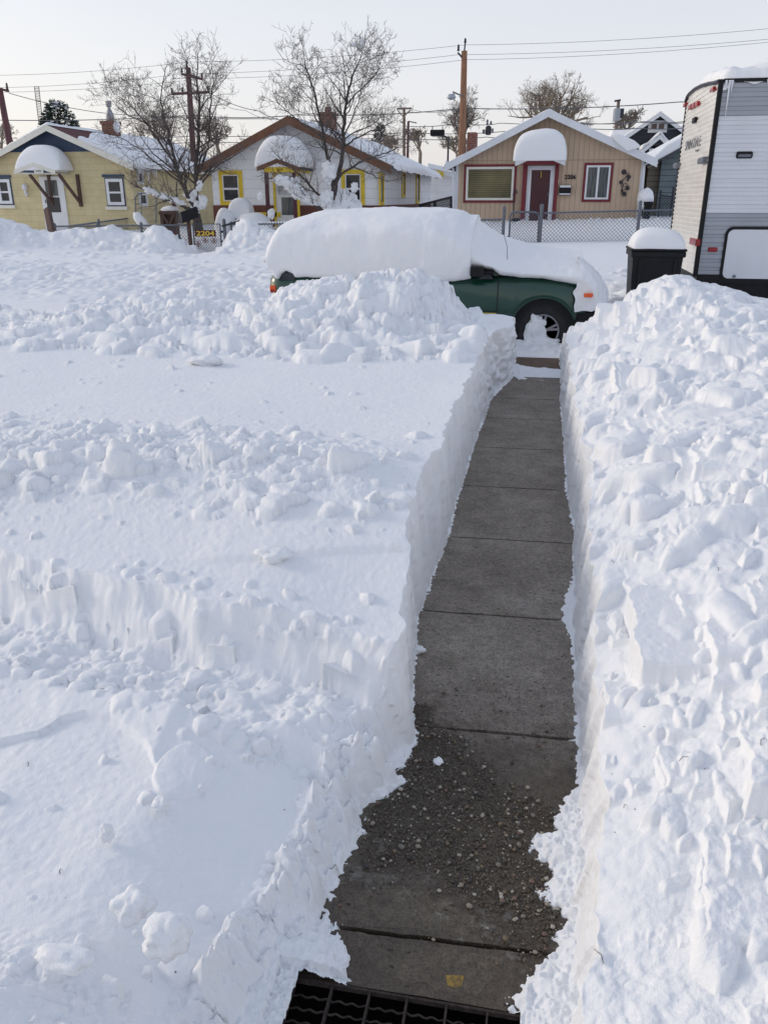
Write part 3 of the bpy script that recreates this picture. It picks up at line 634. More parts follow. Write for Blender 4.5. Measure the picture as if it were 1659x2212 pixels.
# patch of newer cement and spot of yellow paint on the first slab
def flat(name,pts,z,m,wob=.004):
    mb=MB(); n=len(pts); 
    P=[]
    for i in range(n):
        a=Vector(pts[i]); b=Vector(pts[(i+1)%n])
        for k in range(6): p=a.lerp(b,k/6); q=mnoise.noise_vector(Vector((p.x*30,p.y*30,1))); P.append((p.x+q.x*wob,p.y+q.y*wob,z))
    mb.v=P; mb.f=[tuple(range(len(P)))]; return mb.build(name,m)
M['patch']=concrete('cement_patch',(1.25,1.30,1.28))
M['pale']=mat('salt_scale',(0.16,0.148,0.132),0.8,var=.4,vscale=25,bump=.4,bscale=160,det=9)
M['yspot']=mat('worn_yellow_paint',(0.10,0.075,0.035),0.7,col2=(0.36,0.22,0.03),vscale=70,det=6)
D=lambda u,v:atZ(u,v,0)[:2]
tag(flat('cement_patch',[D(*p) for p in ((765,2010),(850,2033),(980,2048),(1090,2070),(1060,2120),(1035,2143),(980,2148),(890,2120),(800,2085),(775,2040))],-.0036,'patch',.014),kind='structure')
tag(flat('cement_patch',[D(*p) for p in ((725,1965),(770,1930),(830,1905),(930,1925),(990,1960),(1060,2010),(990,2015),(850,2000),(740,1985))],-.0036,'patch',.018),kind='structure')
tag(flat('paint_spot',[D(*p) for p in ((962,2105),(1002,2107),(998,2128),(985,2132),(968,2126))],-.0028,'yspot',.003),kind='structure')
# gravel
def pebble_mesh(seed):
    b=MB(); b.blob((0,0,0),(1,.8,.55),seed,1,.35,1.2); return np.array(b.v),b.f
def scatter(name,n,region,size,m,z0=0.0):
    V=[];Fc=[];k=0; base=[pebble_mesh(s) for s in range(5)]; cnt=0
    while cnt<n:
        x,y=rg.uniform(-.5,.3),rg.uniform(1.5,2.9); p=region(x,y)
        if rg.rand()>p: continue
        cnt+=1; s=size[0]*(size[1]/size[0])**(rg.rand()**2.2); v,f=base[rg.randint(5)]; a=rg.uniform(0,6.28); c,s_=math.cos(a),math.sin(a)
        w_=v*s; V.append(np.stack([w_[:,0]*c-w_[:,1]*s_+x,w_[:,0]*s_+w_[:,1]*c+y,w_[:,2]+z0+s*.2],1)); Fc+= [tuple(i+k for i in q) for q in f]; k+=len(v)
    mb=MB(); mb.v=np.concatenate(V).tolist(); mb.f=Fc; return mb.build(name,m,smooth=True)
def grav(x,y):
    if 1.5<y<2.8 and ip(y,ledge)+.01<x<ip(y,redge)-.01 and rg.rand()<.035: return 1
    if x<ip(y,ledge)+.005 or x>ip(y,redge)-.005: return 0
    d=min(2.24-y-1.1*x,y-1.64+.4*x)+.06*vn(np.array(x*9.),np.array(y*9.),401)
    return max(0.,min(1.,(d+.05)/.14))
def pebmat(name,cols):
    m=bpy.data.materials.new(name); m.use_nodes=True; t=m.node_tree; n=t.nodes; l=t.links.new; b=n['Principled BSDF']; b.inputs['Roughness'].default_value=.55
    g=n.new('ShaderNodeNewGeometry'); r=n.new('ShaderNodeValToRGB'); r.color_ramp.interpolation='CONSTANT'; e=r.color_ramp.elements
    e[0].color=(*cols[0],1); e[1].position=1/len(cols); e[1].color=(*cols[1],1)
    for i,c in enumerate(cols[2:],2): q=e.new(i/len(cols)); q.color=(*c,1)
    l(g.outputs['Random Per Island'],r.inputs[0]); l(r.outputs[0],b.inputs['Base Color']); return m
M['grit']=pebmat('fine_grit',[(.08,.062,.044),(.11,.088,.062),(.05,.038,.026),(.15,.12,.088),(.09,.075,.06),(.06,.045,.03)])
M['pebble']=pebmat('pebbles',[(.26,.22,.17),(.17,.16,.14),(.16,.115,.07),(.05,.043,.034),(.32,.28,.22),(.06,.05,.036),(.15,.095,.07),(.04,.036,.03),(.38,.35,.30)])
tag(scatter('grit',11000,grav,(.0018,.0042),'grit'),kind='stuff',label='dark wet grit strewn over the near slabs of the path')
tag(scatter('gravel',760,lambda x,y:min(1,grav(x,y)+.01*(y<2.6 and y>1.45 and ip(y,ledge)<x<ip(y,redge))),(.0028,.0105),'pebble'),kind='stuff',label='small multicoloured pebbles scattered over the near slabs')
# grate
g=thing('boot_grate','rusty steel grate with square openings set into the foot of the path','grate',(0,1.2,0))
mb=MB().box(-.50,1.378,-.012,.085,1.384,.002).box(-.50,.55,-.02,-.494,1.380,.002).box(.079,.55,-.02,.085,1.378,.002); mb.build('frame','rust',g)
xb=[atZ(614+c*.35,2032+400*.35,0)[0] for c in (265,510,750,1000,1255)]
step=(xb[-1]-xb[0])/4
for x in [xb[0]-2*step,xb[0]-step]+xb: 
    MB().box(x-.0025,.55,-.02,x+.0025,1.377,.002).build('bearing_bar','rust',g)
for i in range(14):
    y=1.352-.0335*(i+.3); pts=[];
    for k in range(90): pts.append((-.49+.569*k/89,y+.0022*math.cos(k*1.25),-.005+.0022*math.sin(k*1.25)))
    MB().tube(pts,.0026,4).build('twisted_rod','rust',g)
finish(g)
mb=MB().box(-.72,.3,-.36,.4,1.383,-.34); mb.box(-.72,1.3845,-.36,.4,1.40,-.0225); tag(mb.build('grate_pit','pit'),kind='structure')
# loose snow lumps one could pick up
def lump(u,v,z,r,label,seed,m='snow',sq=(1,1,.8)):
    x,y,_=atZ(u,v,z); o=MB().blob((x,y,z+r*sq[2]*.45),(r*sq[0],r*sq[1],r*sq[2]),seed,4,.38,1.3).build('snow_lump',m,smooth=True); tag(o,label,'snow lump')
lump(350,1742,.26,.024,'small round snow lump alone on the smooth near yard, below the curved ledge',3)
lump(232,1808,.27,.024,'small upright snow lump on the smooth yard at lower left',5,sq=(.7,.7,1.2))
lump(292,1965,.30,.042,'large round snow lump in the lower left, standing apart from the rubble',7)
lump(360,2035,.30,.05,'largest dirty snow lump just above the hollow at the bottom left',8,'snow',(1,1,.9))
lump(140,2080,.36,.045,'long slab-shaped snow lump near the bottom left corner',9,sq=(1.3,.6,.45))
lump(903,1408,.0,.028,'fallen snow lump resting on the concrete at the left side of the path',10,sq=(1.1,.7,.7))
lump(946,1646,.0,.017,'small crumb of snow lying on the gravel in mid path',11,sq=(1,1.1,.4))
lump(270,1045,.55,.12,'tall pointed snow block at the left end of the rubble band',12,sq=(.85,.8,1.15))
lump(520,1080,.54,.085,'snow block stained with dirt in front of the rubble band',14,'dirtysnow',(1.1,.9,1))
lump(590,1205,.49,.05,'crumbly dirt-speckled snow clod on the smooth drift beside the path',15,'dirtysnow',(1.3,1,.6))
lump(445,785,.60,.12,'flat square snow block fallen on the smooth snow below the heap',16,sq=(1.1,.8,.35))
# plant stub at the left edge
# ---------------------------------------------------------------- houses
def window(parent,Y,r,trim=None,tw=.1,frame='white',fw=.06,bars=(),glass='glass',proud=.04,sill=False):
    x0,z0,x1,z1=r; mb=MB()
    def ring(mb,x0,z0,x1,z1,w,y0,y1):
        mb.box(x0,y0,z0,x1,y1,z0+w).box(x0,y0,z1-w,x1,y1,z1).box(x0,y0,z0+w,x0+w,y1,z1-w).box(x1-w,y0,z0+w,x1,y1,z1-w)
    a,b,c,d=(x0+tw,z0+tw,x1-tw,z1-tw) if trim else (x0,z0,x1,z1)
    ring(mb,a,b,c,d,fw,Y-proud-.01,Y+.02)
    for br in bars:
        if br[0]=='h': zz=b+(d-b)*br[1]; mb.box(a+fw,Y-proud,zz-.03,c-fw,Y+.02,zz+.03)
        else: xx=a+(c-a)*br[1]; mb.box(xx-.03,Y-proud,b+fw,xx+.03,Y+.02,d-fw)
    o=mb.build('window',frame,parent)
    p=MB().box(a+fw*.5,Y-.012,b+fw*.5,c-fw*.5,Y-.006,d-fw*.5).build('pane',glass,o)
    if trim:
        t=MB(); ring(t,x0,z0,x1,z1,tw,Y-.03,Y+.01); t.build('trim',trim,o)
    return o
def roof(parent,xl,zl,xa,za,xr,zr,y0,y1,th,m,name='roof'):
    mb=MB(); mb.prismY([(xl,zl-th),(xa,za-th),(xa,za),(xl,zl)],y0,y1); mb.prismY([(xa,za-th),(xr,zr-th),(xr,zr),(xa,za)],y0,y1)
    return mb.build(name,m,parent)
def barge(parent,xl,zl,xa,za,xr,zr,y,th,w,m):
    for a,b in (((xl,zl),(xa,za)),((xa,za),(xr,zr))):
        MB().prismY([(a[0],a[1]-w),(b[0],b[1]-w),b,a],y-th,y).build('bargeboard',m,parent)
def snow_slope(parent,p0,p1,y0,y1,thick,seed,cover=None,nx=90,ny=150,m='snow2',name='roof_snow',droop=.05):
    """snow lying on a plane going from ridge p0=(x,z) to eave p1=(x,z)"""
    s=np.linspace(-.02,1.02,nx)[None,:]; y=np.linspace(y0,y1,ny)[:,None]
    X=p0[0]+(p1[0]-p0[0])*s+0*y; Zr=p0[1]+(p1[1]-p0[1])*s+0*y; Y=y+0*X
    Ls=math.hypot(p1[0]-p0[0],p1[1]-p0[1])
    sa=s*Ls
    t=thick*(1+.25*fbm(X*.9,Y*.9,3,seed))+.012*fbm(X*4,Y*4,3,seed+1)
    c=np.ones_like(t) if cover is None else cover(s+0*y,Y,X)
    e=np.clip(np.minimum((s+.02)*Ls,(1.02-s)*Ls)/.12,0,1)*np.clip(np.minimum(Y-y0,y1-Y)/.12,0,1)
    e=np.sqrt(1-(1-np.clip(e,0,1))**2)
    T=(t+.03)*e*c-.03
    Z=Zr+T; k=np.clip((s-.93)/.09,0,1)
    Z=Z-k**2*droop*(1+.5*vn(Y*2,Y*0,seed+5))*c
    return gm_parent(name,X,Y,Z,m,parent)
def gm_parent(name,X,Y,Z,m,parent):
    o=gridmesh(name,X,Y,Z,m); o.parent=parent; return o
def dome(parent,x0,x1,zb0,zb1,zt,y0,y1,seed,name='snow_cap',m='snow2',pw=2.6,xpk=.5):
    """thick rounded snow cushion; base follows a small gable roof from zb0 (eaves) to zb1 (middle)"""
    nx,nz=48,40; V=[];Fc=[]
    # angular section in x, swept over y with superellipse ends
    ny=26
    for j in range(ny+1):
        tj=-1+2*j/ny; ey=(1-abs(tj)**3.2)**(1/2.6); y=(y0+y1)/2+(y1-y0)/2*tj
        for i in range(nx+1):
            a=math.pi*i/nx; cx=-math.cos(a); sz=math.sin(a)
            ex=abs(cx)**(2/pw)*(1 if cx>0 else -1); ez=abs(sz)**(2/pw)
            skew=(xpk-.5)*2*(1-ex*ex)
            X=(x0+x1)/2+(x1-x0)/2*(ex+skew*.35)*(.93+.07*ey); base=zb0+(zb1-zb0)*(1-abs(ex))
            bulge=-.05*(1-ez)
            Zz=base+(zt-base)*ez*ey+bulge*0
            q=mnoise.noise(Vector((X*1.3,y*1.3,Zz*1.3+seed)))*.05+mnoise.noise(Vector((X*4,y*4,Zz*4+seed)))*.012
            V.append((X+q*.6*(1 if ex>0 else -1),y,Zz+q*ez))
    for j in range(ny):
        for i in range(nx):
            k=j*(nx+1)+i; Fc.append((k,k+1,k+nx+2,k+nx+1))
    for j in (0,ny): 
        r=[j*(nx+1)+i for i in range(nx+1)]; Fc.append(tuple(r if j else reversed(r)))
    # flat underside
    for j in range(ny): k=j*(nx+1); Fc.append((k,k+nx+1,k+2*nx+1,k+nx))
    mb=MB(); mb.v=V; mb.f=Fc; return mb.build(name,m,parent,smooth=True)
def house(name,label,x0,x1,zb,zl,zr,xa,za,Y,dep,wall,rm,over=.35,front=.35,rth=.1,tr='whitetrim',tw=.22):
    r=thing(name,label,'house',((x0+x1)/2,Y,zb))
    # gable: eaves heights zl,zr at the wall line, apex xa,za
    MB().prismY([(x0,zb-.5),(x1,zb-.5),(x1,zr),(xa,za),(x0,zl)],Y,Y+dep).build('wall',wall,r)
    sl=(za-zl)/(xa-x0); sr=(za-zr)/(x1-xa)
    L_=(x0-over,zl-over*sl+rth); R_=(x1+over,zr-over*sr+rth); A_=(xa,za+rth)
    roof(r,L_[0],L_[1],A_[0],A_[1],R_[0],R_[1],Y-front,Y+dep+.3,rth,rm)
    barge(r,L_[0],L_[1]+.01,A_[0],A_[1]+.01,R_[0],R_[1]+.01,Y-front-.002,.03,tw,tr)
    return r,L_,A_,R_
HY=28.0
# --- tan house 2206
x0=PW(C3,212,700,HY)[0]; x1=PW(C3,1390,700,HY)[0]; ap=PW(C3,803,200,HY-.35)
zl=PW(C3,212,545,HY)[2]; zr=PW(C3,1395,520,HY)[2]; zb=.85
tan,L_,A_,R_=house('tan_house','tan house with vertical siding, red-framed windows and dark red door numbered 2206',x0,x1,zb,zl,zr,ap[0],ap[2]-.13,HY,9.5,'tanwall','shinglegrey')
MB().box(x0-.012,HY-.02,zb-.3,x0+.07,HY+.05,zl+.02).build('corner_board','whitetrim',tan); MB().box(x1-.07,HY-.02,zb-.3,x1+.012,HY+.05,zr+.02).build('corner_board','whitetrim',tan)
zz=PW(C3,800,530,HY)[2]; MB().box(x0+.08,HY-.008,zz-.012,x1-.08,HY+.01,zz+.012).build('siding_joint',mat('joint',(0.40,0.29,0.20),.8),tan)
window(tan,HY,PR(C3,262,556,594,800,HY),'red',.075,'cream',.07,(),'blind')
window(tan,HY,PR(C3,1018,546,1202,795,HY),'red',.075,'white',.055,(('v',.5),),'curtain')
dx0,dz0,dx1,dz1=PR(C3,658,566,830,930,HY)
d=MB().box(dx0,HY-.05,dz0-.3,dx0+.13,HY,dz1).box(dx1-.13,HY-.05,dz0-.3,dx1,HY,dz1).box(dx0+.13,HY-.05,dz1-.12,dx1-.13,HY,dz1).build('door_frame','whitetrim',tan)
dr=MB().box(dx0+.13,HY-.03,dz0-.3,dx1-.13,HY-.015,dz1-.12).build('door','reddoor',tan)
MB().tube([(dx1-.17,HY-.035,dz0+.92),(dx1-.17,HY-.08,dz0+.92),(dx1-.17,HY-.08,dz0+.80)],.014).build('handle','metal',dr)
MB().tube([((dx0+dx1)/2,HY-.035,dz1-.15),((dx0+dx1)/2+.01,HY-.05,dz1-.35)],.01).build('door_ornament','gold',dr)
# little porch roof
pa=PW(C3,750,465,HY-.8); pl=PW(C3,588,565,HY-.8); pr=PW(C3,905,562,HY-.8)
MB().box(dx0-.14,HY-.12,dz0-.3,dx0-.01,HY,dz1+.02).build('door_post','red',tan); MB().box(dx1+.01,HY-.12,dz0-.3,dx1+.12,HY,dz1+.02).build('door_post','red',tan)
MB().prismY([(dx0-.14,dz1+.02),(dx1+.12,dz1+.02),(dx1+.12,dz1+.12),(pa[0],pa[2]-.22),(dx0-.14,dz1+.12)],HY-.6,HY-.002).build('pediment','red',tan)
pc=roof(tan,pl[0],pl[2]+.14,pa[0],pa[2],pr[0],pr[2]+.14,HY-.78,HY,.07,'whitetrim','porch_roof'); barge(pc,pl[0],pl[2]+.15,pa[0],pa[2]+.01,pr[0],pr[2]+.15,HY-.781,.03,.16,'whitetrim')
a=PW(C3,575,500,HY-.8)[0]; b_=PW(C3,921,500,HY-.8)[0]; zt=PW(C3,750,333,HY-.3)[2]
dome(tan,a,b_,pl[2]+.14,pa[2]+.0,zt,HY-.86,HY-.01,1)
nx0,nz0,nx1,nz1=PR(C3,903,622,973,650,HY); text('house_number','2206','black',tan,nx0,nz0,nz1-nz0,HY-.03,nx1-nx0,.012,.012)
r=PR(C3,868,688,941,752,HY); mbx=MB().box(r[0],HY-.18,r[1],r[2],HY-.001,r[3]).build('mailbox','black',tan,bevel=.02)
MB().box(r[0]+.01,HY-.19,r[3]-.07,r[2]-.01,HY-.181,r[3]-.01).build('mailbox_trim','white',mbx); MB().box(r[0]+.01,HY-.19,r[1]+.015,r[2]-.01,HY-.181,r[1]+.05).build('mailbox_trim','white',mbx)
r=PR(C3,851,655,864,674,HY); MB().box(r[0],HY-.03,r[1],r[2],HY-.001,r[3]).build('doorbell','white',tan)
# wall scroll
sc=MB(); S=lambda x,y,dy=0:(lambda p:(p[0],HY-.05-dy,p[2]))(PW(C3,x,y,HY))
sc.tube([S(1272,740),S(1262,715),S(1275,690),S(1262,665),S(1285,645),S(1300,625),S(1290,605),S(1278,607)],.014,5)
sc.tube([S(1258,748),S(1262,725),S(1285,715),S(1298,695),S(1290,675),S(1276,680)],.010,5)
sc.tube([S(1275,655),S(1262,672),S(1258,690),S(1268,700)],.010,5).tube([S(1285,640),S(1305,632),S(1312,618),S(1304,610)],.009,5).tube([S(1284,700),S(1308,690),S(1312,712),S(1300,720)],.009,5)
scr=sc.build('wall_scroll','darkmetal',tan)
for x,y,q in ((1278,605,.075),(1310,636,.055),(1258,670,.055),(1299,709,.055),(1279,745,.07),(1265,722,.04),(1302,655,.04)): p=S(x,y); MB().lathe([(.001,-.03),(q*.7,-.025),(q,0),(q*.8,.01),(.001,.012)],p,10,'Y').build('scroll_cup','darkmetal',scr)
# downspouts
for pts in ([(150,535),(165,560),(195,585),(197,850)],[(1455,515),(1430,545),(1408,560),(1388,800),(1380,880)]):
    MB().tube([(lambda p:(p[0],HY-.10,p[2]))(PW(C3,x,y,HY-.1)) for x,y in pts],.04,6).build('downspout','whitetrim',tan)
zc=PW(C3,312,352,HY+6)[2]; xc=PW(C3,283,400,HY+6)[0]; xd=PW(C3,341,400,HY+6)[0]
MB().box(xc,HY+6,2.6,xd,HY+6.7,zc).build('chimney','brick',tan,bevel=.01)
snow_slope(tan,(A_[0],A_[1]),(L_[0],L_[1]),HY-.36,HY+9.6,.035,11,None,40,60)
snow_slope(tan,(A_[0],A_[1]),(R_[0],R_[1]),HY-.36,HY+9.6,.035,12,None,40,60)
# slab of snow slipping off the right rake
q=[PW(C3,x,y,HY-.5) for x,y in ((1205,358),(1245,362),(1300,385),(1345,405),(1385,440),(1370,455),(1335,462),(1310,472),(1295,474),(1270,450),(1240,425),(1215,395))]
MB().prismY([(p[0],p[2]) for p in reversed(q)],HY-.56,HY+.8).build('slipping_snow','snow2',tan,smooth=False,bevel=.05)
finish(tan)
# --- white house with yellow trim
x0=PW(C2,150,800,HY)[0]; x1=PW(C2,1352,800,HY)[0]; ap=PW(C2,690,275,HY-.4)
zl=PW(C2,150,640,HY)[2]; zr=PW(C2,1352,625,HY)[2]; zb=.6
wh,L_,A_,R_=house('white_house','white house with yellow window frames, brown gable boards and a snow-domed porch',x0,x1,zb,zl+.02,zr+.02,ap[0],ap[2]-.13,HY,13,'whitewall','shinglegrey',.45,.4,.1,'brown',.26)
zt=PW(C2,600,925,HY)[2]; MB().box(x0-.02,HY-.03,.3,x1+.02,HY+12.9,zt).build('foundation','basebrown',wh)
window(wh,HY,PR(C2,200,675,368,925,HY),'yelltrim',.135,'white',.03,(('h',.47),))
window(wh,HY,PR(C2,1078,668,1245,925,HY),'yelltrim',.135,'white',.03,(('h',.45),))
zy=PW(C2,500,975,HY)[2]; zy2=PW(C2,500,1008,HY)[2]; MB().box(PW(C2,410,1,HY)[0],HY-.07,zy2,PW(C2,600,1,HY)[0],HY-.035,zy).build('yellow_base_board','yelltrim',wh)
r=PR(C2,608,692,760,1030,HY); MB().box(r[0],HY-.04,r[1]-.3,r[2],HY-.002,r[3]).build('door','white',wh)
q=PR(C2,650,868,740,995,HY); dd=wh.children[-1]; MB().box(q[0],HY-.055,q[1],q[2],HY-.041,q[3]).build('door_glass','curtain',dd)
q=PR(C2,622,715,745,850,HY); MB().box(q[0],HY-.055,q[1],q[2],HY-.041,q[3]).build('door_panel',mat('frosted',(0.42,0.44,0.46),.3,var=.3,vscale=6),dd)
for a,b in ((592,608),(760,778)): q=PR(C2,a,690,b,1020,HY); MB().box(q[0],HY-.07,q[1]-.3,q[2],HY-.002,q[3]).build('door_casing','yelltrim',wh)
YP=HY-1.3
for a,b in ((534,556),(732,752)):
    q=PR(C2,a,688,b,1040,YP); MB().box(q[0],YP-.06,q[1]-.4,q[2],YP+.06,q[3]).build('porch_post','maroon',wh)
q=PR(C2,525,645,775,687,YP); bm_=MB().box(q[0],YP-.09,q[1],q[2],YP+.09,q[3]).build('porch_beam','yelltrim',wh)
MB().box(q[0],YP+.1,q[1],q[0]+.12,HY-.01,q[3]).build('porch_side_beam','yelltrim',wh); MB().box(q[2]-.12,YP+.1,q[1],q[2],HY-.01,q[3]).build('porch_side_beam','yelltrim',wh)
l=PR(C2,622,662,640,683,YP); text('letter','U','black',bm_,l[0],l[1],l[3]-l[1],YP-.10,None,.01,.015)
l=PR(C2,646,660,662,674,YP); text('letter_mark','/x','black',bm_,l[0],l[1],(l[3]-l[1]),YP-.10,None,.01,.0)
pa=PW(C2,615,592,YP-.2); pl=PW(C2,470,675,YP-.2); pr=PW(C2,782,680,YP-.2)
MB().prismY([(q[0],q[3]),(q[2],q[3]),(pa[0],pa[2]-.12)],YP,YP+.04).build('porch_gable','white',wh)
MB().prismY([(pa[0]-.13,pa[2]-.14),(pa[0],pa[2]-.38),(pa[0]+.13,pa[2]-.14)],YP-.05,YP-.01).build('gable_drop','brown',wh)
pc=roof(wh,pl[0],pl[2]+.10,pa[0],pa[2],pr[0],pr[2]+.10,YP-.2,HY,.06,'shinglegrey','porch_roof'); barge(pc,pl[0],pl[2]+.11,pa[0],pa[2]+.01,pr[0],pr[2]+.11,YP-.201,.03,.13,'brown')
a=PW(C2,455,600,YP)[0]; b_=PW(C2,815,600,YP)[0]; zt=PW(C2,625,430,HY-.5)[2]
dome(wh,a,b_,pl[2]+.10,pa[2],zt,YP-.22,HY-.02,5,pw=2.3,xpk=.47)
xc=PW(C2,922,280,HY+3)[0]; xd=PW(C2,1010,280,HY+3)[0]; zc=PW(C2,965,215,HY+3)[2]
MB().box(xc,HY+3,3,xd,HY+3.7,zc-.25).box(xc-.05,HY+2.95,zc-.25,xd+.05,HY+3.75,zc-.17).box(xc+.15,HY+3.15,zc-.17,xd-.15,HY+3.5,zc).build('chimney','brick',wh)
cvr=lambda s,Y,X:sst(.03,.12,s+.03*fbm(Y*1.2,X*1.2,3,77))
snow_slope(wh,A_,R_,HY+.05,HY+13.1,.13,21,cvr); snow_slope(wh,A_,L_,HY-.42,HY+13.1,.05,22,None,40,60)
# side wall windows (right side, facing +X)
for a,b,t,bt in ((1345,1375,690,925),(1508,1530,680,868),(1610,1634,680,912)):
    p=atX(*C2(a,(t+bt)/2),x1); p2=atX(*C2(b,(t+bt)/2),x1); z1_=atX(*C2((a+b)/2,t),x1)[2]; z0_=atX(*C2((a+b)/2,bt),x1)[2]
    w_=MB().box(x1+.001,p[1],z0_,x1+.05,p[1]+.1,z1_).box(x1+.001,p2[1]-.1,z0_,x1+.05,p2[1],z1_).box(x1+.001,p[1]+.1,z0_,x1+.05,p2[1]-.1,z0_+.1).box(x1+.001,p[1]+.1,z1_-.1,x1+.05,p2[1]-.1,z1_).build('window','yelltrim',wh)
    MB().box(x1+.005,p[1]+.08,z0_+.08,x1+.02,p2[1]-.08,z1_-.08).build('pane','glass',w_)
finish(wh)
# --- yellow block house
x1=PW(C1,1030,900,HY)[0]; ap=PW(C1,355,362,HY-.35); xa=ap[0]; x0=xa-(x1-xa); zr=PW(C1,1000,690,HY)[2]+.05
sl=(ap[2]-.13-zr)/(x1-xa)
ye,L_,A_,R_=house('yellow_house','pale yellow block house with navy gable and snow-capped door canopy numbered 2200',x0,x1,.5,zr,zr,xa,ap[2]-.13,HY,9.5,'yellwall','shingle',.30,.35,.1,'cream',.20)
zg=PW(C1,355,580,HY)[2]; sl=(A_[1]-.1-zr)/(x1-xa); hw=(A_[1]-.1-zg)/sl
MB().prismY([(xa-hw,zg),(xa+hw,zg),(xa,A_[1]-.1)],HY-.02,HY-.001).build('gable_panel','navy',ye)
for r_,tp in (((-12,782,100,988),0),((822,778,966,998),1)):
    q=PR(C1,*r_,HY); w_=window(ye,HY,q,'navy',.035,'white',.10,(('h',.48),))
    MB().box(q[0]-.05,HY-.09,q[1]-.12,q[2]+.05,HY-.001,q[1]-.01).build('sill','cream',w_)
    MB().box(q[0]-.06,HY-.07,q[3]+.02,q[2]+.04,HY-.001,q[3]+.10).build('header','navy',w_)
q=PR(C1,335,770,515,1140,HY); MB().box(q[0],HY-.06,q[1]-.3,q[2],HY-.001,q[3]).build('door','white',ye); dd=ye.children[-1]
q=PR(C1,362,798,455,918,HY); MB().box(q[0],HY-.075,q[1],q[2],HY-.061,q[3]).build('door_glass','curtain',dd)
q=PR(C1,376,930,476,1045,HY); MB().box(q[0],HY-.075,q[1],q[2],HY-.061,q[3]).build('door_glass','glass',dd)
p=PW(C1,358,975,HY-.1); MB().tube([(p[0],HY-.09,p[2]),(p[0],HY-.12,p[2]+.05),(p[0],HY-.09,p[2]+.1)],.015).build('handle','black',dd)
YP=HY-.9
pa=PW(C1,265,665,YP); pl=PW(C1,115,742,YP); pr=PW(C1,432,742,YP)
MB().prismY([(pl[0]+.15,pl[2]+.02),(pr[0]-.12,pr[2]+.02),(pa[0],pa[2]-.10)],YP+.02,YP+.05).build('canopy_gable','navy',ye)
pc=roof(ye,pl[0],pl[2]+.08,pa[0],pa[2],pr[0],pr[2]+.08,YP,HY,.06,'cream','canopy'); barge(pc,pl[0],pl[2]+.09,pa[0],pa[2]+.01,pr[0],pr[2]+.09,YP-.001,.03,.13,'cream')
MB().box(pl[0]+.05,YP+.06,pl[2]-.04,pr[0]-.03,HY-.01,pl[2]+.0).build('canopy_soffit','cream',pc)
r=PR(C1,270,710,340,744,YP-.02); pq=MB().box(r[0],YP-.05,r[1],r[2],YP-.035,r[3]).build('number_plate','cream',ye); text('house_number','2200','black',pq,r[0]+.06,r[1]+.05,r[3]-r[1]-.1,YP-.055,r[2]-r[0]-.12,.004,.012)
for xx,s in ((pl[0]+.45,1),(pr[0]-.0,1)):
    b=MB(); zt_=pl[2]-.03; b.box(xx+.30-.05,HY-.1,zt_-1.05,xx+.30+.05,HY-.002,zt_); b.bar((xx+.30,HY-.05,zt_-.95),(xx+.05,YP+.1,zt_-.02),.08); b.build('canopy_bracket','wood',ye)
a=PW(C1,112,700,YP)[0]; b_=PW(C1,470,700,YP)[0]; zt=PW(C1,275,532,HY-.4)[2]
dome(ye,a,b_,pl[2]+.08,pa[2],zt,YP-.03,HY-.02,9,pw=2.3,xpk=.48)
p=PW(C1,212,862,HY); MB().lathe([(.03,-.16),(.05,-.15),(.04,-.05),(.09,-.02),(.10,.02),(.09,.10),(.04,.15),(.02,.17)],(p[0],HY-.13,p[2]),12).box(p[0]-.03,HY-.12,p[2]-.25,p[0]+.03,HY-.002,p[2]-.12).build('wall_lamp','whitetrim',ye)
cvr=lambda s,Y,X:sst(.0,.03,s-(.10+.05*np.sin(Y*1.1)+.30*np.exp(-((Y-27.9)/1.2)**2)*1+.10*np.exp(-((Y-31.4)/.7)**2)-.12*sst(32.5,33.5,Y))+.02*fbm(Y*1.6,X*3,3,78))
sn=snow_slope(ye,A_,R_,HY-.33,HY+9.6,.15,31,cvr,110,170); snow_slope(ye,A_,L_,HY-.36,HY+9.6,.09,32,None,50,60)
cY=31.5; p=atY(*C1(785,370),cY); p2=atY(*C1(872,370),cY); zc=atY(*C1(830,338),cY)[2]; zv=atY(*C1(830,245),cY)[2]
c_=MB().box(p[0],cY,3.2,p2[0],cY+.6,zc-.12).box(p[0]-.04,cY-.04,zc-.12,p2[0]+.04,cY+.64,zc).build('chimney','brick',ye)
mx_=(p[0]+p2[0])/2; MB().lathe([(.15,0),(.16,.1),(.13,.28),(.07,.42),(.06,.48),(.11,.52),(.11,.70),(.05,zv-zc)],(mx_,cY+.3,zc),14).build('chimney_pot',mat('chimney_pot_metal',(0.30,0.30,0.32),.5,.3,var=.3),c_)
MB().blob((p2[0]+.02,cY+.25,zc-.2),(.10,.25,.22),3,3).build('chimney_snow','snow2',c_,smooth=True)
# side windows, facing +X
for a,b,t,bt in ((1072,1132,890,1000),(1058,1100,715,830)):
    X_=x1; p=atX(*C1(a,(t+bt)/2),X_); p2=atX(*C1(b,(t+bt)/2),X_); z1_=atX(*C1((a+b)/2,t),X_)[2]; z0_=atX(*C1((a+b)/2,bt),X_)[2]
    w_=MB().box(X_+.001,p[1],z0_,X_+.05,p[1]+.1,z1_).box(X_+.001,p2[1]-.1,z0_,X_+.05,p2[1],z1_).box(X_+.001,p[1]+.1,z0_,X_+.05,p2[1]-.1,z0_+.1).box(X_+.001,p[1]+.1,z1_-.1,X_+.05,p2[1]-.1,z1_).build('window','white',ye)
    MB().box(X_+.005,p[1]+.08,z0_+.08,X_+.02,p2[1]-.08,z1_-.08).build('pane','glass',w_)
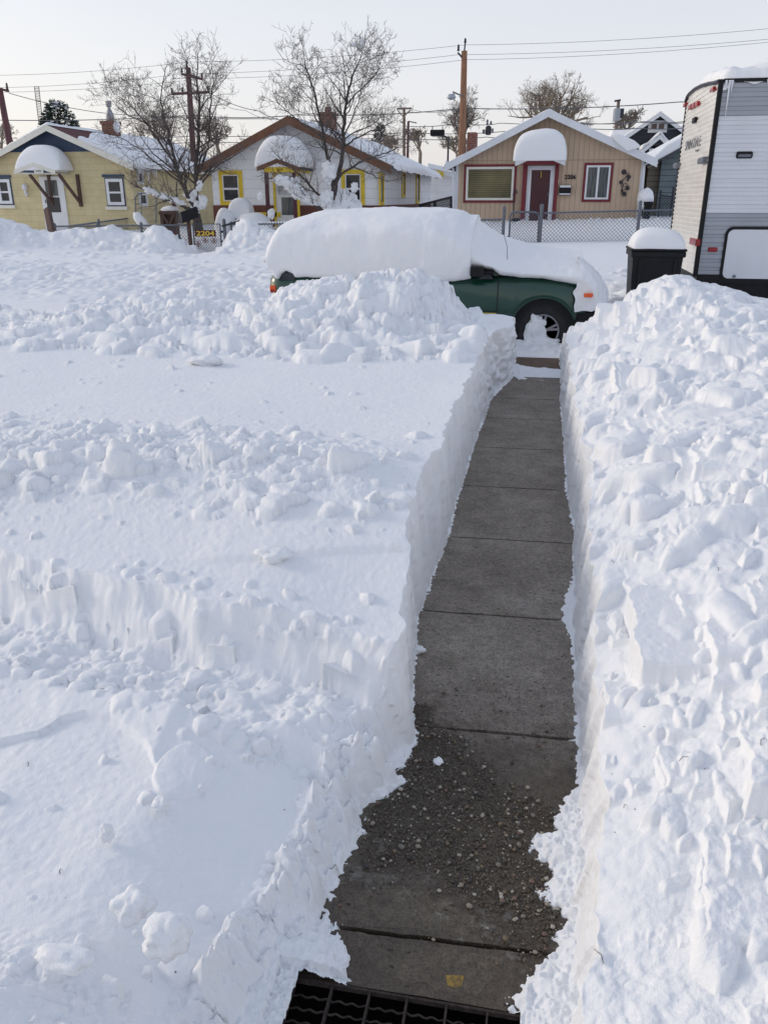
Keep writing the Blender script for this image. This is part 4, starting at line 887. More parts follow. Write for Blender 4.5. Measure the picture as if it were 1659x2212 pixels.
# icicles at the corner
ic=MB()
for k in range(9): y=HY+.1+k*.16; ln=random.uniform(.12,.7 if k in (1,4) else .35); ic.tube([(R_[0]-.02,y,R_[1]-.1),(R_[0]-.02,y,R_[1]-.1-ln*.5),(R_[0]-.02,y,R_[1]-.1-ln)],[.03,.02,.003],5)
ic.build('icicles','whitetrim',ye)
finish(ye)
# --- white garage between the white and tan houses
GY=42
a=atY(931,400,GY)[0]; b_=atY(978,400,GY)[0]+1.5; zt=atY(950,378,GY)[2]
ga=thing('white_garage','small white garage with yellow rake end between the white and tan houses','garage',((a+b_)/2,GY,.9))
p0,p1=atY(925,369,GY),atY(992,384,GY); b_=p1[0]
MB().prismY([(a,.6),(b_,.6),(b_,p1[2]),(a,p0[2])],GY,GY+5).build('wall','whitewall',ga)
q0,q1=atY(925,352,GY+3.5),atY(992,370,GY+3.5); mb=MB(); e0=(p0[0],GY-.3,p0[2]-.05); e1=(p1[0]+.2,GY-.3,p1[2]-.05)
mb.v=[e0,e1,(e1[0],GY-.3,e1[2]+.16),(e0[0],GY-.3,e0[2]+.16),(q0[0],GY+3.5,q0[2]-.4),(q1[0]+.2,GY+3.5,q1[2]-.4),(q1[0]+.2,GY+3.5,q1[2]-.2),(q0[0],GY+3.5,q0[2]-.2)]; mb.f=[(0,1,2,3),(3,2,6,7),(4,7,6,5),(0,4,5,1),(1,5,6,2),(0,3,7,4)]; mb.build('roof','white',ga)
y0,y1=atY(942,371,GY-.34),atY(958,376,GY-.34); MB().prismY([(y0[0],y0[2]-.14),(y1[0],y1[2]-.14),(y1[0],y1[2]+.07),(y0[0],y0[2]+.07)],GY-.36,GY-.31).build('rake_board','yelltrim',ga)
mb=MB(); d_=(0,0,.002); mb.v=[(e0[0],GY-.35,e0[2]+.163),(e1[0],GY-.35,e1[2]+.163),(e1[0],GY-.25,e1[2]+.38),(e0[0],GY-.25,e0[2]+.38),(q0[0],GY+3.55,q0[2]-.19),(q1[0]+.2,GY+3.55,q1[2]-.19),(q1[0]+.2,GY+3.5,q1[2]),(q0[0],GY+3.5,q0[2])]; mb.f=[(0,1,2,3),(3,2,6,7),(4,7,6,5),(0,4,5,1),(1,5,6,2),(0,3,7,4)]; mb.build('roof_snow','snow2',ga,bevel=.04)
finish(ga)
# --- dark slate house
DY=46
ap=atY(*C4(370,545),DY); xl=atY(*C4(85,745),DY); slp=(ap[2]-xl[2])/(ap[0]-xl[0]); wX=5.2
da,L_,A_,R_=house('dark_house','dark slate-blue two-storey house with white trim far behind the trailer',ap[0]-wX,ap[0]+wX,1.0,ap[2]-slp*wX,ap[2]-slp*wX,ap[0],ap[2]-.1,DY,8,'bluewall','shinglegrey',.3,.4,.1,'white',.22)
q=PR(C4,275,612,432,712,DY); window(da,DY,q,'white',.10,'white',.05,(('v',.5),),mat('brown_shade',(0.12,0.075,0.06),.3,var=.4,vscale=2))
q=PR(C4,268,808,440,900,DY-.5); MB().box(q[0]-.1,DY-1.3,.9,q[2]+.1,DY-.003,q[3]).build('porch','bluewall',da)
w_=window(da,DY-1.3,(q[0],q[1]-.5,q[2],q[3]),'white',.12,'white',.10,(('v',.5),('v',.27),('v',.73),('h',.45)))
pa=PW(C4,370,752,DY-1.4); pl=PW(C4,215,862,DY-1.4); pr=PW(C4,495,858,DY-1.4)
MB().prismY([(pl[0]+.3,pl[2]+.1),(pr[0]-.3,pr[2]+.1),(pa[0],pa[2])],DY-1.35,DY-.01).build('porch_gable','bluewall',da)
pc=roof(da,pl[0],pl[2],pa[0],pa[2]+.1,pr[0],pr[2],DY-1.5,DY,.1,'white','porch_roof'); barge(pc,pl[0],pl[2],pa[0],pa[2]+.12,pr[0],pr[2],DY-1.52,.04,.2,'white')
for s,e in ((-1,pl),(1,pr)): MB().prismY([(pa[0],pa[2]+.12),(pa[0],pa[2]+.30),(pa[0]+(e[0]-pa[0])*.55,pa[2]+.12-(pa[2]-e[2])*.5),(e[0],e[2]+.26),(e[0],e[2]+.02)] if s<0 else [(pa[0],pa[2]+.12),(e[0],e[2]+.02),(e[0],e[2]+.26),(pa[0]+(e[0]-pa[0])*.55,pa[2]+.12-(pa[2]-e[2])*.5),(pa[0],pa[2]+.30)],DY-1.55,DY-.1).build('porch_snow','snow2',pc,bevel=.08)
cvr=lambda s,Y,X:sst(.18,.22,s+.03*fbm(Y*1.2,X,3,79))
snow_slope(da,A_,R_,DY+.2,DY+8,.22,41,cvr,40,60); snow_slope(da,A_,L_,DY-.38,DY+8,.06,42,None,40,60)
finish(da)
# --- grey-blue shed
SY=31.0
xc=PW(C4,370,1100,SY)[0]; a=PW(C4,275,1100,SY)[0]; zb=.9; ze=PW(C4,290,985,SY)[2]
sh=thing('shed','weathered grey-blue board shed with snow on its roof between tan house and trailer','shed',(xc,SY,zb))
xr_=xc+5; MB().prismY([(xc,zb-.3),(xr_,zb-.3),(xr_,ze+2.6),(xc,ze+.45)],SY,SY+6).build('wall','shedwall',sh)
MB().prismY([(a,zb-.3),(xc-.002,zb-.3),(xc-.002,ze+.42),(a,ze)],SY+.3,SY+6).build('lean_to_wall','shedwall2',sh)
p=[PW(C4,262,990,SY-.3),PW(C4,400,915,SY-.3),PW(C4,530,850,SY-.3)]; zs=(p[1][2]-p[0][2])/(p[1][0]-p[0][0]); X5=xr_
e=(p[0][0],p[0][2]); f=(X5,p[0][2]+(X5-p[0][0])*zs)
MB().prismY([(e[0],e[1]-.06),(f[0],f[1]-.06),f,e],SY-.3,SY+6.2).build('roof','shinglegrey',sh)
MB().prismY([e,f,(f[0],f[1]+.42),(e[0]+.55,e[1]+.55*zs+.36),(e[0]+.1,e[1]+.20)],SY-.32,SY+6.1).build('roof_snow','snow2',sh,bevel=.06)
finish(sh)
# flat snowy roof left of the dark house
q=PR(C4,0,685,185,745,52); o=thing('low_building','low building under a flat snowy roof left of the dark house','building',(q[0],52,1)); MB().box(q[0],52,.5,q[2]+2,57,q[1]).build('wall','whitewall',o); MB().box(q[0]-.2,51.7,q[1],q[2]+2,57,q[3]).build('roof_snow','snow2',o,bevel=.1); finish(o)
# ---------------------------------------------------------------- green car
CY=10.6; cw=1.72
car=thing('parked_car','green two-door four-wheel drive car buried under a thick coat of snow','car',(-1.3,CY+cw/2,.1))
def P5(x,y,Y=CY): return PW(C5,x,y,Y)
wc=P5(1292,640); wr=.33; wz=wc[2]; 
xs0=P5(28,400)[0]; xs1=P5(1545,500)[0]
zrock=P5(1000,578)[2]; zbelt=P5(1085,402)[2]; zh1=P5(1475,432)[2]
zarch=P5(1292,492)[2]; ra=zarch-wz
wcr=wc[0]-2.72
def arch(x,cx): 
    d=abs(x-cx); return wz+math.sqrt(max(0,ra*ra-d*d)) if d<ra else -1
xs=sorted(set([xs0+(xs1-xs0)*i/90 for i in range(91)]+[c+ra*math.cos(a) for c in (wc[0],wcr) for a in np.linspace(0,math.pi,25)]))
rows=[]
xdoor=P5(1090,500)[0]
for x in xs:
    zt=float(np.interp(x,[xs0,xs0+.05,xdoor-.1,xdoor+.35,P5(1475,430)[0],xs1-.02,xs1],[zbelt-.05,zbelt,zbelt,zbelt+.015,zh1+.03,zh1-.03,zh1-.15]))
    zb_=max(zrock,arch(x,wc[0]),arch(x,wcr))
    if x>wc[0]+ra: zb_=P5(1500,560)[2]
    inset=.0+.10*max(0,(x-(xs1-.25))/.25)**2+.10*max(0,(xs0+.2-x)/.2)**2
    da_=min(abs(x-wc[0]),9); dr_=abs(x-wcr); fl=.035*math.exp(-(min(da_,dr_)/.42)**4)
    prof=[(inset+.02,zb_),(inset-.0-fl,zb_+.015),(inset-.005-fl*.8,zb_+(zt-zb_)*.28),(inset+.0-fl*.35,zb_+(zt-zb_)*.55),(inset+.01,zb_+(zt-zb_)*.82),(inset+.05,zt),(inset+.16,zt+.035)]
    if x>xdoor+.2: prof.append((inset+.45,zt+.07))
    else: prof.append((inset+.45,zt+.04))
    rows.append([(x,CY+y,z) for y,z in prof]+[(x,CY+cw-y,z) for y,z in reversed(prof)])
mb=MB(); n=len(rows[0])
for r in rows: mb.v+=r
for i in range(len(rows)-1):
    for k in range(n-1): mb.f.append((i*n+k,i*n+k+1,(i+1)*n+k+1,(i+1)*n+k))
mb.f.append(tuple(range(n))); mb.f.append(tuple((len(rows)-1)*n+k for k in reversed(range(n))))
mb.build('body','green',car,smooth=True)
MB().box(xs0+.1,CY+.12,zrock-.12,xs1-.1,CY+cw-.12,zrock+.1).build('underbody','black',car)
mb=MB()
for cx in (wc[0],wcr):
    for yy in (CY+.03,CY+cw-.36):
        MB().lathe([(ra+.0,0),(ra+.01,.33)],(cx,yy,wz),40,'Y').build('wheel_well','black',car)
# cabin: pillars, glass
cab=[(xs0+.06,zbelt),(xdoor+.02,zbelt+.02),(xdoor-.85,1.32),(xs0+.25,1.32)]
MB().prismY(cab,CY+.16,CY+cw-.16).build('glasshouse','glass',car)
MB().prismY([(xs0+.03,zbelt-.03),(xs0+.12,zbelt-.03),(xs0+.28,1.34),(xs0+.19,1.34)],CY+.14,CY+cw-.14).prismY([(xs0+.50,zbelt-.03),(xs0+.60,zbelt-.03),(xs0+.60,1.34),(xs0+.52,1.34)],CY+.145,CY+cw-.145).prismY([(xdoor+.0,zbelt-.01),(xdoor+.06,zbelt-.01),(xdoor-.81,1.34),(xdoor-.88,1.34)],CY+.145,CY+cw-.145).prismY([(xs0+.2,1.30),(xdoor-.82,1.30),(xdoor-.88,1.38),(xs0+.28,1.38)],CY+.15,CY+cw-.15).build('pillars','green',car)
# door seams, moulding, sill
dj=MB(); a=P5(1090,400); b_=P5(1087,585); dj.box(a[0]-.004,CY-.012,b_[2]+.02,a[0]+.004,CY+.02,a[2]-.02); dj.box(a[0]-1.35,CY-.012,b_[2]+.05,a[0]-1.342,CY+.02,a[2]-.02); dj.box(a[0]-1.34,CY-.008,b_[2]+.035,a[0]-.005,CY+.02,b_[2]+.042); dj.build('door_gap','black',car)
r=PR(C5,915,548,1082,561,CY); MB().box(r[2]-1.9,CY-.025,r[1],r[2],CY+.01,r[3]).build('side_moulding',mat('moulding',(0.012,0.03,0.025),.5),car,bevel=.006)
MB().box(r[2]-1.9,CY-.027,(r[1]+r[3])/2-.005,r[2],CY-.0252,(r[1]+r[3])/2+.003).build('moulding_strip','gold',car)
MB().box(xs0+.75,CY-.02,zrock-.05,wc[0]-ra-.02,CY+.2,zrock+.005).build('sill','black',car,bevel=.01)
q=PR(C5,962,345,1022,385,CY-.15); MB().box(q[0],CY-.22,q[1]-.01,q[2],CY-.05,q[3]+.01).box(q[2]-.06,CY-.06,q[1],q[2]+.12,CY+.08,q[1]+.05).build('mirror','black',car,bevel=.015)
r=PR(C5,1022,368,1066,400,CY+.06); MB().prismY([(r[0]-.05,r[1]),(r[2]+.01,r[1]),(r[0]+.02,r[3]+.05),(r[0]-.05,r[3]+.05)],CY+.03,CY+.07).build('quarter_glass','glass',car)
# bumper, lights
q=PR(C5,1432,543,1602,605,CY); zbm=q[1]; 
bp=[]; 
mb=MB(); prof=[(0,0),(-.03,.03),(-.035,.14),(0,.20)]
pth=[(q[0],CY+.02),(q[0]+.35,CY-.0),(q[2]-.12,CY+.06),(q[2]-.0,CY+.22),(q[2]+.03,CY+.5),(q[2]+.03,CY+cw-.5),(q[2]-.02,CY+cw-.2),(q[0]+.3,CY+cw)]
for (x,y) in pth:
    for dz in ((0,.0),(.0,.17)): pass
k=0
for i,(x,y) in enumerate(pth):
    mb.v+=[(x,y,zbm-.02),(x,y,zbm+.13),(x-.05,y+(.12 if y<CY+.8 else -.12),zbm+.15),(x-.05,y+(.12 if y<CY+.8 else -.12),zbm-.02)]
for i in range(len(pth)-1):
    for k in range(4): mb.f.append((i*4+k,i*4+(k+1)%4,(i+1)*4+(k+1)%4,(i+1)*4+k))
mb.f.append((0,1,2,3)); mb.f.append(tuple((len(pth)-1)*4+k for k in (3,2,1,0)))
mb.build('front_bumper','black',car)
r=PR(C5,1481,462,1522,480,CY); MB().box(r[0],CY-.125,r[1],r[2],CY+.12,r[3]).build('turn_signal','orange',car,bevel=.012)
r=PR(C5,1478,448,1530,462,CY); MB().box(r[0],CY-.03,r[1]+.005,r[2]+.02,CY+.12,r[3]).build('headlight','glass',car,bevel=.01)
r=PR(C5,26,430,66,462,CY); t_=MB().box(r[0]+.035,CY+.015,r[1],r[2],CY+.2,r[3]).build('tail_light','orange',car,bevel=.015)
MB().box(r[0]+.045,CY+.006,r[1]+.01,r[2]-.02,CY+.014,(r[1]+r[3])/2-.01).build('lens','redlens',t_)
r=PR(C5,84,370,150,406,CY); MB().prismY([(r[0],r[1]),(r[2],r[1]),(r[2]+.06,r[3]),(r[0]+.05,r[3])],CY+.015,CY+.06).build('rear_side_glass','glass',car)
# wheels
def wheel(cx,near):
    y0=CY+.01 if near else CY+cw-.25; s=1 if near else -1
    t=MB(); R=wr; pr=[(.205,.02),(.225,.0),(.29,.0),(.322,.02),(R,.05),(R,.20),(.322,.23),(.29,.25),(.205,.24)]
    t.lathe([(a,b_) for a,b_ in pr],(cx,y0,wz),48,'Y')
    for k in range(44):
        a=2*math.pi*k/44; c,s_=math.cos(a),math.sin(a)
        for yy in (.035,.145): t.bar((cx+(R-.01)*c,y0+yy+(.01 if k%2 else 0),wz+(R-.01)*s_),(cx+(R+.012)*c,y0+yy+(.01 if k%2 else 0),wz+(R+.012)*s_),.026,.07)
    o=t.build('wheel','tyre',car)
    rm=MB().lathe([(.205,.03),(.21,.015),(.19,.02),(.185,.07),(.07,.085),(.06,.04),(.05,.03),(.001,.03)],(cx,y0,wz),30,'Y')
    for k in range(5):
        a=2*math.pi*k/5+.3
        for d in (-.16,.16): rm.bar((cx+.05*math.cos(a),y0+.035,wz+.05*math.sin(a)),(cx+.19*math.cos(a+d),y0+.022,wz+.19*math.sin(a+d)),.028,.03)
    rim=rm.build('rim','alloy',o)
    if near:
        b=MB(); b.blob((cx-.09,y0-.0,wz-.02),(.13,.05,.20),3,4,.5,2.2); b.blob((cx+.02,y0-.02,wz-.17),(.20,.07,.10),5,3,.4,2); b.blob((cx-.03,y0-.0,wz+.10),(.07,.04,.05),8,3,.4,2); b.build('packed_snow','snow2',o,smooth=True)
wheel(wc[0],True); wheel(wcr,True); wheel(wc[0],False); wheel(wcr,False)
# antenna
a=P5(1116,195,CY+.12); b_=P5(1131,312,CY+.12); MB().tube([b_,(b_[0]-.01,CY+.12,(a[2]+b_[2])/2),a],.0035,5).build('aerial','darkmetal',car)
# snow coat, two parts: cabin and bonnet
def snowcap(name,bot,shl,crest,Yc,seed,face=-.10,nx=170,closeR=None):
    xs_=np.linspace(P5(bot[0][0],bot[0][1])[0],P5(bot[-1][0],bot[-1][1])[0],nx)
    def tr(pts,Y): 
        a=[P5(x,y,Y) for x,y in pts]; return np.interp(xs_,[p[0] for p in a],[p[2] for p in a])
    zb=tr(bot,CY+face); zs=tr(shl,CY+face+.06); zc=tr(crest,Yc)
    zc=np.maximum(zc,zs+.03)
    m=64; V=np.zeros((nx,m,3))
    far=CY+cw+.06
    for i,x in enumerate(xs_):
        e0=1-abs(2*(i/(nx-1))-1)**14
        h=zs[i]-zb[i]
        near=[]; 
        # underside lip, face, rounded shoulder, crown to far side
        pts=[(CY+.20,zb[i]+.03),(CY+.06,zb[i]+.005),(CY+face+.05,zb[i]-.0),(CY+face+.0,zb[i]+.04),(CY+face-.012,zb[i]+h*.35),(CY+face-.005,zb[i]+h*.7),(CY+face+.02,zs[i]-.05),(CY+face+.075,zs[i]),(CY+face+.22,zs[i]+(zc[i]-zs[i])*.33),(CY+.45,zs[i]+(zc[i]-zs[i])*.72),(Yc,zc[i]),(CY+cw*.78,zs[i]+(zc[i]-zs[i])*.8),(CY+cw-.06,zs[i]-.02),(far,zs[i]-.14),(far+.02,zb[i]+.1),(far-.1,zb[i])]
        d=np.cumsum([0]+[math.dist(pts[k],pts[k+1]) for k in range(len(pts)-1)]); tt=np.linspace(0,d[-1],m)
        # denser on the near side
        tt=d[-1]*(np.linspace(0,1,m)**1.25)
        V[i,:,0]=x; V[i,:,1]=np.interp(tt,d,[p[0] for p in pts]); V[i,:,2]=np.interp(tt,d,[p[1] for p in pts])
    for _ in range(1): V[:,1:-1,1:]=(V[:,:-2,1:]+2*V[:,1:-1,1:]+V[:,2:,1:])/4
    X,Y_,Z=V[...,0],V[...,1],V[...,2]
    kk=np.linspace(0,1,m)[None,:]; edge=np.exp(-((kk-.045)/.05)**2)
    q=.018*fbm(X*2.2,Z*3+Y_*2,4,seed)+.006*fbm(X*12,(Z+Y_)*12,3,seed+1)
    Z+=edge*.022*fbm(X*9,X*0+seed,4,seed+2)+q*.5*(kk>.1); Y_-=q*(1-edge)
    # rounded ends
    ii=np.linspace(-1,1,nx)[:,None]
    mb=MB(); mb.v=np.stack([X,Y_,Z],-1).reshape(-1,3).tolist()
    for i in range(nx-1):
        for k in range(m-1): b=i*m+k; mb.f.append((b,b+1,b+m+1,b+m))
    mb.f.append(tuple(range(m))); mb.f.append(tuple((nx-1)*m+k for k in reversed(range(m))))
    return mb.build(name,'snowcar',car,smooth=True)
M['snowcar']=snowmat('car_snow',coarse=.35,fine=1.0)
snowcap('cabin_snow',[(22,330),(30,362),(45,375),(60,402),(72,404),(85,376),(110,366),(140,378),(152,396),(200,392),(300,396),(450,402),(580,408),(700,412),(820,420),(900,412),(963,402)],
 [(22,300),(35,240),(55,200),(75,182),(150,176),(300,172),(600,158),(700,158),(800,170),(880,195),(930,225),(955,243),(963,250)],
 [(22,280),(40,220),(62,185),(90,158),(150,125),(300,82),(560,65),(850,68),(935,84),(963,100)],CY+.95,501)
snowcap('bonnet_snow',[(958,335),(970,345),(1010,352),(1060,358),(1095,384),(1200,398),(1290,398),(1370,412),(1440,428),(1475,436)],
 [(958,244),(985,285),(1040,318),(1100,338),(1200,350),(1350,358),(1475,360)],
 [(958,95),(1000,125),(1060,165),(1100,193),(1160,215),(1240,235),(1350,252),(1475,268)],CY+.95,511,face=-.07)
# snow over the nose, hanging to the bumper
m_=40; nx=44; V=[]
X0=P5(1470,400)[0]; X1=P5(1604,500)[0]
for i in range(nx):
    a=i/(nx-1); th=a*math.pi/2
    for k in range(m_):
        t=k/(m_-1)
        # section in angle (near side -> nose) by height
        ztop=P5(1470,272,CY+.9)[2]-.05; zbt=P5(1500,545)[2]
        z=zbt+(ztop-zbt)*t
        sh=1-.97*t**2.2
        bul=.05+.11*math.sin(min(1,(1-t)*1.2)*math.pi*.8)
        cx=X0-.05; rx=(X1-cx)*sh; ry=.92
        x=cx+rx*math.sin(th)**.55+.0; y=CY+.83-(ry*(.98 if t<.6 else .98-(t-.6)*.5))*max(0,math.cos(th))**.4
        q=mnoise.noise(Vector((x*3,y*3,z*3)))*.045+mnoise.noise(Vector((x*11,y*11,z*11)))*.018+(.04*mnoise.noise(Vector((2,3,z*9))) if i==0 else 0)
        V.append((x+q,y-q,z+(.03*mnoise.noise(Vector((x*7,y*7,3))) if k==0 else 0)))
mb=MB(); mb.v=V+[(v[0],2*(CY+.83)-v[1]+.03,v[2]) for v in V]; o=len(V)
for i in range(nx-1):
    for k in range(m_-1): b=i*m_+k; mb.f.append((b,b+m_,b+m_+1,b+1)); mb.f.append((o+b,o+b+1,o+b+m_+1,o+b+m_))
for i in range(nx-1): b=i*m_+m_-1; mb.f.append((b,b+m_,o+b+m_,o+b))
mb.build('nose_snow','snowcar',car,smooth=True)
finish(car)
# ---------------------------------------------------------------- travel trailer
RY=12.0; RX=atY(*C4(700,1600),RY)[0]; RW=atX(*C4(494,1300),RX)[1]-RY; RL=7.6
rv=thing('travel_trailer','white ribbed-metal travel trailer with black corner trims parked at the right edge','trailer',(RX+RL/2,RY+RW/2,.3))
ztop=atY(*C4(868,285),RY)[2]; zbot=atY(*C4(720,1885),RY)[2]
zg0=atY(*C4(1000,1378),RY)[2]; zg1=atY(*C4(1000,575),RY)[2]
def ribs(z0,z1,pitch,amp,hold):
    z=z0; P=[]
    while z<z1-1e-6:
        zz=min(z+pitch,z1); P+=[(z+.0005,0),(z+.006,amp),(z+pitch*hold,amp),(z+pitch*hold+.008,0)]; z=zz
    P=[p for p in P if p[0]<=z1]; P.append((z1,0)); return P
def ribwall(z0,z1,pitch,amp,hold,name,m,mode='side'):
    P=ribs(z0,z1,pitch,amp,hold); mb=MB(); n=len(P)
    if mode=='side': mb.v=[(RX,RY-a,z) for z,a in P]+[(RX+RL,RY-a,z) for z,a in P]
    else:
        mb.v=[(RX-a,RY,z) for z,a in P]+[(RX-a,RY+RW,z) for z,a in P]
    for i in range(n-1): mb.f.append((i,n+i,n+i+1,i+1) if mode=='side' else (i,i+1,n+i+1,n+i))
    return mb.build(name,m,rv)
ribwall(zbot,zg0,.105,.014,.55,'side_panel','rvgrey'); ribwall(zg0+.003,zg1,.105,.013,.5,'side_panel','rvwhite'); ribwall(zg1+.003,ztop-.02,.105,.013,.5,'side_panel','rvgrey')
ARC=sorted((p[1],p[2]) for p in (atX(*C4(u,v),RX) for u,v in ((566,472),(590,436),(625,392),(670,352),(725,324),(785,306),(835,299),(866,290))))
ARC[0]=(RY,ztop); ARC[-1]=(RY+RW,ARC[-1][1])
def arc(y): return float(np.interp(y,[a[0] for a in ARC],[a[1] for a in ARC]))
P_=ribs(zbot,max(a[1] for a in ARC),.062,.011,.5); mb=MB(); ys_=np.linspace(RY,RY+RW,26); n_=len(P_)
for y in ys_:
    for z,a in P_: mb.v.append((RX-a,y,min(z,arc(y))))
for j in range(25):
    for i in range(n_-1): b=j*n_+i; mb.f.append((b,b+n_,b+n_+1,b+1))
mb.build('rear_panel','rvrear',rv)
yy=np.linspace(RY,RY+RW,22)
MB().box(RX+.006,RY+.05,zbot+.1,RX+.2,RY+RW-.05,ARC[-1][1]-.1).build('rear_core','rvgrey',rv)
if 0: MB().prismX([(RY,ztop-.01)]+[(y,arc(y)) for y in yy[1:-1]]+[(RY+RW,arc(RY+RW)),(RY+RW,zbot),(RY+RW-.01,zbot),(RY+RW-.01,ztop-.3)][:2],RX+.002,RX+RL-.01).build('rear_top','rvrear',rv)
MB().prismX([(RY+.006,zbot),(RY+RW-.01,zbot)]+[(min(y,RY+RW-.01),arc(y)-.01) for y in reversed(ys_[1:])]+[(RY+.006,ztop-.03)],RX+.005,RX+RL-.01).build('body_core','rvgrey',rv)
# trims
MB().box(RX-.03,RY-.028,zbot-.02,RX+.028,RY+.03,ztop+.015).build('corner_trim','black',rv,bevel=.008)
MB().box(RX-.018,RY+RW-.01,zbot-.02,RX+.03,RY+RW+.03,arc(RY+RW)+.0).build('corner_trim','black',rv)
MB().tube([(RX-.022,y,arc(y)-.005) for y in yy],.026,6).build('roof_trim','darkmetal',rv)
MB().box(RX+.03,RY-.03,ztop-.02,RX+RL,RY+.03,ztop+.02).build('roof_rail','black',rv)
MB().box(RX+.03,RY+.02,.1,RX+RL,RY+RW-.02,zbot).build('underframe','black',rv)
MB().box(RX+.02,RY-.022,zbot-.10,RX+RL,RY+.03,zbot+.012).build('skirt_trim','black',rv)
M['rvletter']=mat('grey_lettering',(0.16,0.17,0.19),.5)
def rear(c0,c1,c2,c3,name,m,d=.05,bevel=.01):
    p=atX(*C4(c0,(c1+c3)/2),RX); q=atX(*C4(c2,(c1+c3)/2),RX); zt_=atX(*C4((c0+c2)/2,c1),RX)[2]; zb_=atX(*C4((c0+c2)/2,c3),RX)[2]
    y0,y1=sorted((p[1],q[1])); return MB().box(RX-d,y0,zb_,RX+.002,y1,zt_).build(name,m,rv,bevel=bevel)
rear(812,340,838,372,'clearance_light','redlens'); rear(588,470,602,498,'clearance_light','redlens')
for a in (632,660,688): rear(a,470-(a-660)*.45,a+18,508-(a-660)*.45,'clearance_light','redlens')
rear(663,588,684,632,'camera','black'); rear(728,915,770,968,'porch_light','metal',.08,.02); rear(518,962,545,1003,'porch_light','metal',.08,.02)
rear(650,1582,704,1640,'tail_light','redlens',.06)
a=atX(*C4(592,800),RX); b_=atX(*C4(712,790),RX); zt_=atX(*C4(650,765),RX)[2]; zb_=atX(*C4(650,838),RX)[2]
text('lettering','SPRINGDALE','rvletter',rv,a[1],zb_,zt_-zb_,RX-.014,abs(a[1]-b_[1]),.003,-.01,facing='-X')
a=atX(*C4(674,852),RX); b_=atX(*C4(700,852),RX); text('lettering','by','darkmetal',rv,a[1],zb_-.07,.03,RX-.014,abs(a[1]-b_[1]),.003,.006,facing='-X')
# side lamp, marker, storage door
r=PR(C4,765,1655,843,1693,RY); MB().box(r[0],RY-.035,r[1],r[2],RY+.002,r[3]).build('side_marker','redlens',rv,bevel=.015)
r=PR(C4,997,867,1132,926,RY); sl_2=MB().box(r[0],RY-.03,r[1],r[2],RY+.002,r[3]).build('step_light','black',rv,bevel=.02)
MB().box(r[0]+.02,RY-.045,r[1]+.012,r[2]-.02,RY-.031,(r[1]+r[3])/2+.01).build('lens','metal',sl_2,bevel=.01)
r=PR(C4,905,1510,1264,1912,RY); x2=r[0]+1.5
def rr(x0,z0,x1,z1,R,n=8):
    P=[]
    for cx,cz,a0 in ((x1-R,z0+R,-90),(x1-R,z1-R,0),(x0+R,z1-R,90),(x0+R,z0+R,180)):
        for k in range(n+1): a=math.radians(a0+90*k/n); P.append((cx+R*math.cos(a),cz+R*math.sin(a)))
    return P
sd_=MB().prismY(rr(r[0]-.035,r[1]-.035,x2+.035,r[3]+.035,.10),RY-.030,RY+.002).build('storage_hatch','black',rv)
MB().prismY(rr(r[0],r[1],x2,r[3],.075),RY-.040,RY-.0301).build('hatch_panel','rvwhite',sd_)
p=PW(C4,975,1893,RY); MB().lathe([(.001,-.02),(.02,-.018),(.02,.0)],(p[0],RY-.042,p[2]),10,'Y').build('latch','metal',sd_)
# roof snow
Yr=np.linspace(RY-.03,RY+RW+.05,60); xt=np.linspace(RX+.0,RX+RL,220); X=np.repeat(xt[None,:],60,0); Y=Yr[:,None]+0*X
base_=np.interp(Y,[a[0] for a in ARC],[a[1] for a in ARC])
e=np.clip(np.minimum(np.minimum(Y-(RY-.03),RY+RW+.05-Y),X-(RX+.0))/.14,0,1); e=np.sqrt(1-(1-e)**2)
Z=base_+(.14+.05*fbm(X*1.6,Y*1.6,3,601)+.18*sst(RX+.45,RX+1.0,X)+.02*fbm(X*7,Y*7,3,602))*e-.0
Z=Z-.05*(1-e)*(1+fbm(X*8,Y*3,3,603))
gm_parent('roof_snow',X,Y,Z,'snow2',rv)
mb=MB()
for x,l_ in ((RX+.06,.10),(RX+.10,.45),(RX+.13,.16),(RX+.55,.06)): mb.tube([(x,RY-.03,ztop),(x,RY-.03,ztop-l_*.5),(x,RY-.03,ztop-l_)],[.016,.010,.002],5)
mb.build('icicles','whitetrim',rv)
finish(rv)
